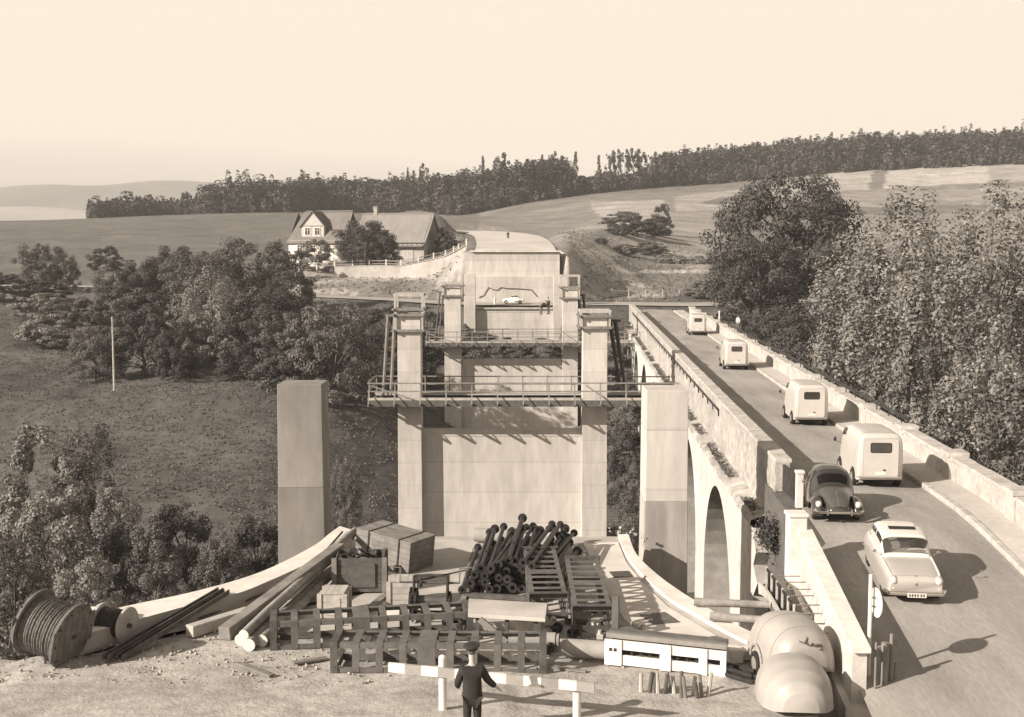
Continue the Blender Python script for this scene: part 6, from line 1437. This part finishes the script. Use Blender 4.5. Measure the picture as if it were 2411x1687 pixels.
# dormer
dw, dx0, dz0, dh, dr, dy = 4.5, 2.4, 4.55, 2.2, 2.5, .55
mb = MB(); mb.add([(dx0, dy, dz0), (dx0 + dw, dy, dz0), (dx0 + dw, dy, dz0 + dh), (dx0 + dw/2, dy, dz0 + dh + dr), (dx0, dy, dz0 + dh), (dx0, dy + 3.4, dz0), (dx0 + dw, dy + 3.4, dz0), (dx0 + dw, dy + 3.4, dz0 + dh), (dx0 + dw/2, dy + 3.4, dz0 + dh + dr), (dx0, dy + 3.4, dz0 + dh)],
       [(0, 1, 2, 3, 4), (5, 9, 8, 7, 6), (0, 5, 6, 1), (1, 6, 7, 2), (4, 9, 5, 0)]); dm = mb.build('dormer', M('checked_slate_hanging', 0.42, 0.9, 0.45, 5, 0.3, 8), hs)
mb = MB()
for s in (-1, 1):
    xe = dx0 + dw/2 + s*(dw/2 + .35); ze = dz0 + dh - .35*dr/(dw/2); xm, zm_ = dx0 + dw/2, dz0 + dh + dr + .02
    mb.add([(xe, dy - .3, ze), (xm, dy - .3, zm_), (xm, dy + 3.6, zm_), (xe, dy + 3.6, ze), (xe, dy - .3, ze + .2), (xm, dy - .3, zm_ + .2), (xm, dy + 3.6, zm_ + .2), (xe, dy + 3.6, ze + .2)], [(0, 1, 2, 3), (4, 7, 6, 5), (0, 4, 5, 1), (3, 2, 6, 7), (0, 3, 7, 4), (1, 5, 6, 2)])
mb.build('dormer_roof', 'roof', hs)
for x in (dx0 + 1.25, dx0 + 3.2): window(hs, x, dz0 + 1.15, 1.0, 1.25, dy - .03)
mb = MB(); mb.box((dx0 + dw/2, dy - .03, dz0 + 2.15), (dw, .06, .14)); mb.box((dx0 + dw/2, dy - .03, dz0 + .1), (dw, .06, .16)); mb.build('dormer_beam', 'wood', dm)
bn, broof = house('barn', 'long grey barn with tiled roof joined to the farmhouse', 838, 615, YH + 4.5, RZ, 13.6, 9.0, 4.0, 4.9, 'plaster_grey', 'roof_b', 'gable', hip=0.0)
mb = MB(); mb.box((6.8, -.04, 3.45), (13.5, .1, .9)); mb.build('timber_band', 'wood_pale', bn)
for i in range(15): mb = MB(); mb.box((.3 + i*.92, -.10, 3.45), (.16, .06, .95)); mb.build('stud', 'wood_dark', bn)
mb = MB(); mb.box((6.8, -.5, 2.88), (13.6, 1.0, .12), rot=(.25, 0, 0)); mb.build('lean_to_roof', 'roof', bn)
for x in (7.6, 10.4): 
    m = MB(); m.box((x, -.04, 1.2), (2.2, .08, 2.3)); dr_ = m.build('door', 'wood_pale', bn)
    for i in range(5): m = MB(); m.box((x - .88 + i*.44, -.09, 1.2), (.40, .03, 2.2)); m.build('board', 'wood_pale', dr_)
for y, z in ((3.0, 5.4), (2.2, 1.6), (4.6, 1.6), (6.4, 1.6)): 
    m = MB(); m.box((13.63, y, z), (.08, .5, 1.2 if z > 5 else 1.5)); m.build('window_slot', 'wood_dark', bn)
mb = MB(); mb.box((2.2, 4.6, 9.4), (.75, .75, 1.6)); mb.box((2.2, 4.6, 10.25), (.9, .9, .14)); mb.build('chimney', 'plaster_grey', broof)
# ------------------------------------------------------------------ fence and garden wall
fp = [(660, 637, 186), (704, 634, 184), (746, 632, 183), (788, 628, 182), (830, 626, 181), (869, 625, 180), (909, 625, 179), (944, 626, 178), (985, 618, 176), (1021, 610, 174), (1049, 604, 172), (1068, 595, 169.5), (1080, 589, 168), (1098, 578, 166)]
FP = [D(a, b, c*k) for a, b, c in fp]
gf = thing('garden_fence', 'pale post and rail fence round the farm garden', 'fence')
for p_ in FP: mb = MB(); mb.box(p_ + Vector((0, 0, .45)), (.22, .22, 1.3)); mb.build('post', 'white', gf)
for a, b in zip(FP[:-1], FP[1:]):
    for z in (.35, .85): mb = MB(); mb.beam(a + Vector((0, 0, z)), b + Vector((0, 0, z)), .07, .16); mb.build('rail', 'wood' if a.x < -18 else 'wood_dark', gf)
gw = thing('garden_wall', 'low plastered wall carrying the garden fence, curving to the abutment', 'wall')
mb = MB(); P = []
for i, p_ in enumerate(FP[3:]): P.append([p_ + Vector((0, 0, -3.2)), p_ + Vector((0, -.16, .0)), p_ + Vector((0, .3, .0)), p_ + Vector((0, .3, -3))])
mb.grid(P); mb.build('wall_body', 'garden_wall', gw); mb = MB()
for a, b in zip(FP[3:-1], FP[4:]): mb.beam(a + Vector((0, .06, .05)), b + Vector((0, .06, .05)), .6, .1)
mb.build('wall_coping', 'garden_wall', gw)
# ------------------------------------------------------------------ small things at the bridge end
for px, py, w, h, lab in ((1505, 740, 14, 20, 'white marker board left of the far bridge end'), (1527, 756, 12, 26, 'tall white marker board on the parapet at the far bridge end')):
    Yb = 128*k; c = D(px, py, Yb); t = thing('marker_board', lab, 'sign', (c.x, c.y, 0)); mb = MB(); mb.box((0, 0, c.z), (w*Yb/FPX, .08, h*Yb/FPX)); mb.build('board', 'white', t); mb = MB(); mb.tube((0, .05, -1), (0, .05, c.z + .3), .05, 8); mb.build('post', 'white', t)
Yb = 128*k; c = D(1694, 745, Yb); t = thing('marker_post', 'white post with two black discs at the far right bridge end', 'sign', (c.x, c.y, 0)); mb = MB(); mb.tube((0, 0, -.5), (0, 0, D(1694, 731, Yb).z), .12, 8); mb.build('post', 'white', t)
for s in (-1, 1): mb = MB(); mb.tube((s*.26, -.03, D(1694, 741, Yb).z), (s*.26, .03, D(1694, 741, Yb).z), .2, 14); mb.build('disc', 'iron', t)
c = D(1738, 770, 124*k); person('distant person in pale shirt standing beyond the right parapet', (c.x, c.y, D(1738, 776, 124*k).z), 2.5, 'cloth_pale', 'cloth_mid', ((-.05, .02, -.27), (0, .05, -.24)), ((.05, .02, -.27), (0, .05, -.24)), 0, h=1.8, sub=1)
c = D(1744, 770, 124*k); mb = MB(); mb.tube((0, 0, -3), (0, 0, D(1744, 757, 124*k).z), .14, 8); tag(mb.build('wooden_post', 'wood_dark', loc=(c.x, c.y, 0)), 'short dark wooden post right of the distant person', 'post')
# fence along the far verge
vf = thing('verge_fence', 'thin wooden fence along the verge beyond the road junction', 'fence'); pv = [D(a, b, 160*k) for a, b in ((1440, 700), (1480, 701), (1520, 702), (1560, 702), (1600, 702), (1640, 703), (1680, 702))]
for p_ in pv: mb = MB(); mb.box(p_ + Vector((0, 0, .4)), (.16, .16, 1.9)); mb.build('post', 'wood_pale', vf)
for a, b in zip(pv[:-1], pv[1:]): mb = MB(); mb.beam(a + Vector((0, 0, 1.1)), b + Vector((0, 0, 1.1)), .06, .12); mb.build('rail', 'wood', vf)
# bare pole on the left slope
a = D(264, 745, 103*k); b_ = D(269, 905, 103*k); b_.z = min(b_.z, gz(b_.x, b_.y)); mb = MB(); mb.tube(b_, a, .13, 8, .07); tag(mb.build('dead_trunk', 'bark_pale'), 'bare pale dead trunk standing on the left meadow slope', 'tree trunk')
mb = MB(); p_ = D(1165, 716, 150*k); mb.tube((p_.x, p_.y, 0), (p_.x, p_.y, 1.0), .14, 8); mb.ell((p_.x, p_.y, 1.0), (.15, .15, .1), 8, 5); tag(mb.build('marker_stone', 'white'), 'small white marker stone on the verge left of the coupe', 'stone')
# ================================================================== TREES AND SHRUBS
T = plant
# right side
T('dark_a', 1850, 417, 330, 138, 'huge dark round-crowned tree right of the old bridge'); T('dark_b', 1790, 566, 200, 128, 'dark tree in front of the huge round one, by the bridge end')
T('dark_bush', 1845, 745, 190, 112, 'dark undergrowth below the huge round tree', 'shrub'); T('dark_bush', 1940, 690, 200, 105, 'dark shrub between the huge tree and the pale-leaved trees', 'shrub'); T('dark_bush', 1760, 768, 90, 118, 'small dark shrub behind the farthest right parapet', 'shrub')
T('dark_bush', 1900, 830, 170, 88, 'dark shrub filling the gap behind the middle of the right parapet', 'shrub')
T('maple_a', 2140, 452, 310, 78, 'pale-leaved tree with pointed top right of the huge dark tree'); T('maple_a', 2345, 440, 290, 70, 'tall pale-leaved tree at the right picture edge')
T('maple_b', 2035, 548, 260, 82, 'pale-leaved tree touching the huge dark crown'); T('maple_b', 2235, 560, 280, 68, 'pale-leaved tree between the pointed tree and the right edge')
T('light_bush', 2020, 720, 230, 70, 'pale-leaved shrub leaning over the right parapet', 'shrub'); T('light_bush_b', 2190, 740, 250, 60, 'large pale-leaved shrub above the right parapet end', 'shrub'); T('light_bush', 2360, 760, 240, 54, 'pale-leaved shrub at the right edge below the tall tree', 'shrub')
T('light_bush_b', 2100, 860, 200, 58, 'pale shrub right behind the parapet opposite the second van', 'shrub'); T('light_bush', 2280, 900, 230, 50, 'pale shrub right behind the parapet opposite the nearest van', 'shrub'); T('mid_b', 2440, 860, 260, 46, 'shrub just outside the right parapet near the camera', 'shrub')
# beside and behind the piers
T('mid_b', 1468, 758, 120, 124, 'shrub between the right hoist pole and the old bridge', 'shrub'); T('mid_c', 1462, 880, 130, 98, 'shrub filling the gap left of the pale column', 'shrub'); T('dark_bush', 1475, 1000, 110, 84, 'dark shrub deep in the gap beside the pale column', 'shrub'); T('mid_b', 1485, 1150, 90, 62, 'shrub at the foot of the gap beside the pale column', 'shrub'); T('dark_bush', 1640, 1100, 120, 92, 'dark shrub seen through the nearest bridge arch', 'shrub'); T('dark_bush', 1400, 860, 150, 118, 'dark shrub behind the nearest pier right column', 'shrub')
T('dark_bush', 1000, 722, 150, 132, 'dark shrub left of the second pier', 'shrub'); T('dark_bush', 905, 728, 150, 130, 'dark shrub between birch slope and second pier', 'shrub'); T('dark_bush', 960, 790, 170, 120, 'dark shrub behind the left walkway end', 'shrub'); T('dark_bush', 1150, 800, 200, 126, 'low dark shrub between second and far pier', 'shrub'); T('dark_bush', 1270, 804, 160, 125, 'low dark shrub right of centre between the piers', 'shrub')
T('dark_bush', 1370, 770, 100, 128, 'dark shrub right of the second pier wall', 'shrub')
# left slope, back to front
T('mid_a', 600, 560, 195, 146, 'dark spreading tree left of the farmhouse'); T('dark_b', 415, 582, 110, 150, 'dark tree on the skyline of the thicket, left of centre'); T('mid_a', 275, 635, 120, 138, 'rounded tree behind the dead pale trunk')
T('birch', 495, 630, 165, 116, 'drooping pale birch on the left slope', base=None); T('dark_b', 625, 720, 190, 116, 'dark tree between birch and dense shrub'); T('dark_bush', 370, 680, 170, 124, 'dark shrub left of the birch', 'shrub'); T('mid_b', 775, 712, 210, 102, 'dense dark-leaved shrub behind the grey column', 'shrub'); T('dark_bush', 690, 800, 150, 104, 'dark low shrub between dense shrub and grey column', 'shrub'); T('mid_c', 860, 760, 120, 112, 'shrub left of the nearest pier walkway', 'shrub')
T('dark_bush', 250, 580, 80, 205, 'round dark bush alone in the far field', 'shrub'); T('mid_a', 95, 572, 110, 170, 'thin tree at the left edge of the field'); T('mid_b', 155, 600, 60, 175, 'small bush beside the thin left tree', 'shrub'); T('dark_bush', 90, 662, 110, 158, 'low dark hedge at the left edge', 'shrub')
T('light_bush', 95, 715, 140, 138, 'pale shrub at the left edge of the thicket', 'shrub'); T('mid_c', 205, 700, 100, 138, 'shrub left of the dead trunk, back row', 'shrub'); T('light_bush_b', 120, 780, 160, 124, 'pale shrub at the left foot of the thicket', 'shrub'); T('mid_b', 205, 775, 130, 122, 'shrub with dark base left of the dead trunk', 'shrub'); T('mid_c', 320, 770, 110, 122, 'shrub right of the dead trunk', 'shrub'); T('light_bush', 430, 720, 120, 124, 'pale shrub tucked behind the birch', 'shrub'); T('mid_b', 520, 600, 110, 152, 'shrub between skyline tree and spreading tree', 'shrub'); T('mid_c', 345, 655, 90, 142, 'shrub on the skyline between round tree and dark tree', 'shrub')
T('mid_c', -20, 640, 150, 150, 'upper shrub beyond the left edge', 'shrub')
T('dark_bush', 560, 830, 90, 110, 'dark low shrub at the birch foot', 'shrub'); T('dark_bush', 420, 850, 90, 112, 'low dark shrub on the meadow edge', 'shrub')
for px, top, w, Y, key, lab in ((220, 765, 120, 109, 'mid_b', 'shrub in the front row just left of the dead trunk'), (335, 720, 170, 110, 'dark_bush', 'dark shrub in the front row just right of the dead trunk'), (405, 780, 105, 107, 'dark_bush', 'dark shrub in the front row left of the birch foot'), (585, 745, 170, 106, 'dark_bush', 'dark shrub in the front row right of the birch foot'), (670, 740, 150, 104, 'mid_c', 'shrub in the front row left of the dense shrub'), (500, 720, 150, 113, 'light_bush_b', 'pale shrub round the birch foot')): T(key, px, top, w, Y, lab, 'shrub')
for px, top, w, Y, key, lab in ((335, 615, 110, 140, 'dark_b', 'tall dark tree above the thicket, left of the skyline tree'), (470, 590, 150, 136, 'mid_a', 'tree right behind the birch top'), (680, 640, 120, 134, 'dark_b', 'dark tree right of the spreading tree')): T(key, px, top, w, Y, lab)
# left foreground thicket
T('light_bush_b', 90, 1010, 220, 58, 'big pale shrub at the left edge of the lower slope', 'shrub'); T('mid_b', 215, 985, 130, 60, 'upright darker shrub beside the big pale one', 'shrub'); T('light_bush', 275, 1150, 150, 52, 'pale shrub with small bright leaves below the meadow', 'shrub'); T('light_bush_b', 110, 1180, 230, 48, 'pale shrub behind the big cable reel', 'shrub'); T('mid_c', 360, 1240, 170, 46, 'shrub above the left kerb end', 'shrub'); T('dark_bush', 430, 1190, 190, 54, 'dark shrub at the foot of the meadow', 'shrub'); T('dark_bush', 600, 1215, 150, 56, 'dark shrub left of the grey column foot', 'shrub'); T('mid_b', 520, 1270, 150, 50, 'shrub just above the left kerb', 'shrub'); T('light_bush', 210, 1310, 180, 38, 'pale low shrub behind the small drum', 'shrub'); T('mid_b', 20, 1250, 200, 42, 'shrub at the lower left edge', 'shrub'); T('mid_c', 380, 1330, 150, 38, 'low shrub touching the left kerb', 'shrub'); T('dark_bush', 680, 1290, 110, 48, 'dark low shrub right under the grey column', 'shrub'); T('dark_bush', 300, 1240, 150, 50, 'dark shrub in the middle of the lower thicket', 'shrub'); T('mid_b', 810, 1075, 80, 72, 'low shrub behind the grey column', 'shrub')
# round the farm and on the right hill
T('mid_b', 745, 562, 82, 186, 'espalier shrub against the white farmhouse front', 'shrub'); T('dark_b', 862, 522, 125, 183, 'dark fruit tree between farmhouse and barn'); T('dark_bush', 905, 560, 80, 182, 'dark shrub in front of the barn', 'shrub'); T('dark_bush', 1050, 545, 60, 195, 'dark shrub right of the barn gable', 'shrub'); T('mid_a', 1035, 528, 50, 200, 'small tree behind the barn gable'); T('dark_bush', 690, 590, 60, 178, 'dark bush at the left fence end', 'shrub')
T('dark_bush', 1545, 510, 80, 245, 'dark bush on the quarry slope, upper right', 'shrub'); T('dark_bush', 1510, 535, 90, 232, 'dark bush on the quarry slope, lower middle', 'shrub'); T('mid_b', 1470, 512, 90, 245, 'bush on the quarry slope, upper left', 'shrub'); T('dark_bush', 1560, 480, 50, 270, 'small dark bush at the quarry top', 'shrub'); T('dark_bush', 1455, 560, 60, 225, 'dark bush at the quarry foot', 'shrub'); T('dark_bush', 1413, 592, 34, 205, 'little dark bush alone beside the embankment', 'shrub'); T('mid_b', 1470, 600, 60, 208, 'low bush right of the little dark one', 'shrub'); T('mid_b', 1530, 596, 70, 215, 'low bush below the quarry', 'shrub')
for i, px in enumerate((1560, 1600, 1640, 1680, 1715)): T('light_bush', px, 628 - (i % 2)*3, 46, 205, ['first', 'second', 'third', 'fourth', 'fifth'][i] + ' low bush from the left in the field hedge beyond the junction', 'shrub', group='hedge bushes beyond the junction')
T('mid_c', 1660, 690, 90, 158, 'low roadside bush at the junction', 'shrub'); T('mid_b', 1730, 676, 90, 150, 'roadside bush under the dark tree branches', 'shrub'); T('light_bush', 1705, 715, 60, 140, 'pale roadside bush behind the marker post', 'shrub')
# skyline trees that stand out
for i, (key, px, top, w) in enumerate((('spruce', 1137, 365, 36), ('pine', 1178, 361, 44), ('spruce', 1240, 372, 34), ('spruce', 1276, 362, 34), ('pine', 1300, 357, 30), ('spruce', 1323, 364, 42), ('spruce', 1355, 355, 36), ('spruce', 1410, 363, 34), ('pine', 1436, 355, 32), ('pine', 1452, 351, 26), ('pine', 1471, 351, 28), ('pine', 1494, 349, 32), ('pine', 1510, 351, 34), ('pine', 1535, 358, 34), ('pine', 1558, 358, 36), ('spruce', 620, 424, 40), ('pine', 470, 462, 44), ('pine', 1000, 385, 30), ('spruce', 960, 392, 26), ('pine', 2055, 311, 60))):
    od = ['first', 'second', 'third', 'fourth', 'fifth', 'sixth', 'isolated seventh', 'eighth', 'ninth', 'tenth', 'eleventh', 'twelfth', 'thirteenth', 'fourteenth', 'fifteenth'][i] if i < 15 else None
    lab = ('%s skyline tree from the left on the ridge above the abutment' % od) if od else ['pointed conifer rising from the low wood left of the farmhouse', 'rounded treetop in the low wood far left', 'small treetop on the ridge behind the barn', 'slim conifer on the ridge behind the farmhouse', 'domed treetop rising above the wood at right'][i - 15]
    T(key, px, top, w, 492 if px < 2000 else 545, lab, 'tree', 'skyline_tree', 'skyline trees on the ridge')
# ================================================================== GROUND COVER
def tufts(name, n, region, size, mat, label, seed, keep=None):
    r = np.random.default_rng(seed); X, Y = region(r, n); Z = ground(X, Y) + uneven(X, Y); m = road_free(X, Y, 0) > .15
    if keep is not None: m &= keep(X, Y)
    C = np.stack([X, Y, Z], -1)[m]; C = np.repeat(C, 3, 0) + r.normal(size=(len(C)*3, 3))*np.array([.18, .18, .0]); C[:, 2] += size*.35
    V, F = leaf_quads(C, np.full(len(C), size), 0, r); V = V.reshape(-1, 4, 3); V[:, 2] += np.array([0, 0, size*.3]); np_m = np_mesh(name, V.reshape(-1, 3), F, mat); stuff(link(name, np_m), label, 'grass')
def reg1(r, n): Y = r.uniform(50, 175, n); X = r.uniform(-.46, .12, n)*Y; return X, Y
tufts('meadow_grass', 26000, reg1, .11, 'weed', 'rough grass tufts on the left meadow slope', 31)
def reg2(r, n): Y = r.uniform(175, 270, n); X = r.uniform(-.30, .26, n)*Y; return X, Y
tufts('bank_grass', 7000, reg2, .2, 'weed_pale', 'grass and weeds on the banks round the new cutting', 32, lambda X, Y: np.abs(X - 1) > 9)
def reg3(r, n): Y = r.uniform(44, 160, n); X = r.uniform(.2, .46, n)*Y; return X, Y
tufts('slope_weeds', 9000, reg3, .22, 'weed', 'weeds on the slope right of the old bridge', 33, lambda X, Y: X > 11.3*k + .0557*Y + 2)
r = np.random.default_rng(41); Y = r.uniform(37.5*k, 120*k, 5200); C = np.stack([6*k + .05*Y - r.uniform(.02, .5, len(Y)), Y, np.full(len(Y), -1.28)], -1); C = C[vnoise(C[:, 1], C[:, 1]*0 + 3, 2.2, 44) > -.12]
V, F = leaf_quads(C, np.full(len(C), .10), 0, r); stuff(link('ledge_weeds', np_mesh('ledge_weeds', V, F, 'leaf')), 'weeds growing along the ledge of the old bridge', 'weeds')
c = G(1808, 1240, -1.6); C = np.array([xl(35.5*k) - .30, 35.0*k, -1.35]) + r.normal(size=(1800, 3))*np.array([.24, .3, .26]); V, F = leaf_quads(C, np.full(1800, .06), 0, r)
bw = thing('shrub', 'dark bush growing from the broken end of the old bridge', 'shrub'); link('crown', np_mesh('broken_end_bush', V, F, 'leaf_dark'), bw)
mb = MB(); mb.tube((xl(35.5*k), 35.2*k, -2.3), (xl(35.5*k) - .35, 35.0*k, -1.7), .04, 6); mb.build('trunk', 'bark', bw)
# ================================================================== AIR
hzb = MB(); hzb.box((300, 2900, 150), (7000, 6400, 390)); haze = hzb.build('haze', 'white')
haze.data.materials.clear()
hm = bpy.data.materials.new('haze_air'); hm.use_nodes = True; hn = hm.node_tree; hn.nodes.clear()
ho = hn.nodes.new('ShaderNodeOutputMaterial'); hv = hn.nodes.new('ShaderNodeVolumePrincipled')
hv.inputs['Color'].default_value = (1.0, 0.975, 0.94, 1); hv.inputs['Density'].default_value = 0.00022; hv.inputs['Anisotropy'].default_value = 0.0
hn.links.new(hv.outputs[0], ho.inputs['Volume']); haze.data.materials.append(hm)
haze['kind'] = 'stuff'; haze['label'] = 'pale summer haze filling the air of the valley'; haze['category'] = 'haze'
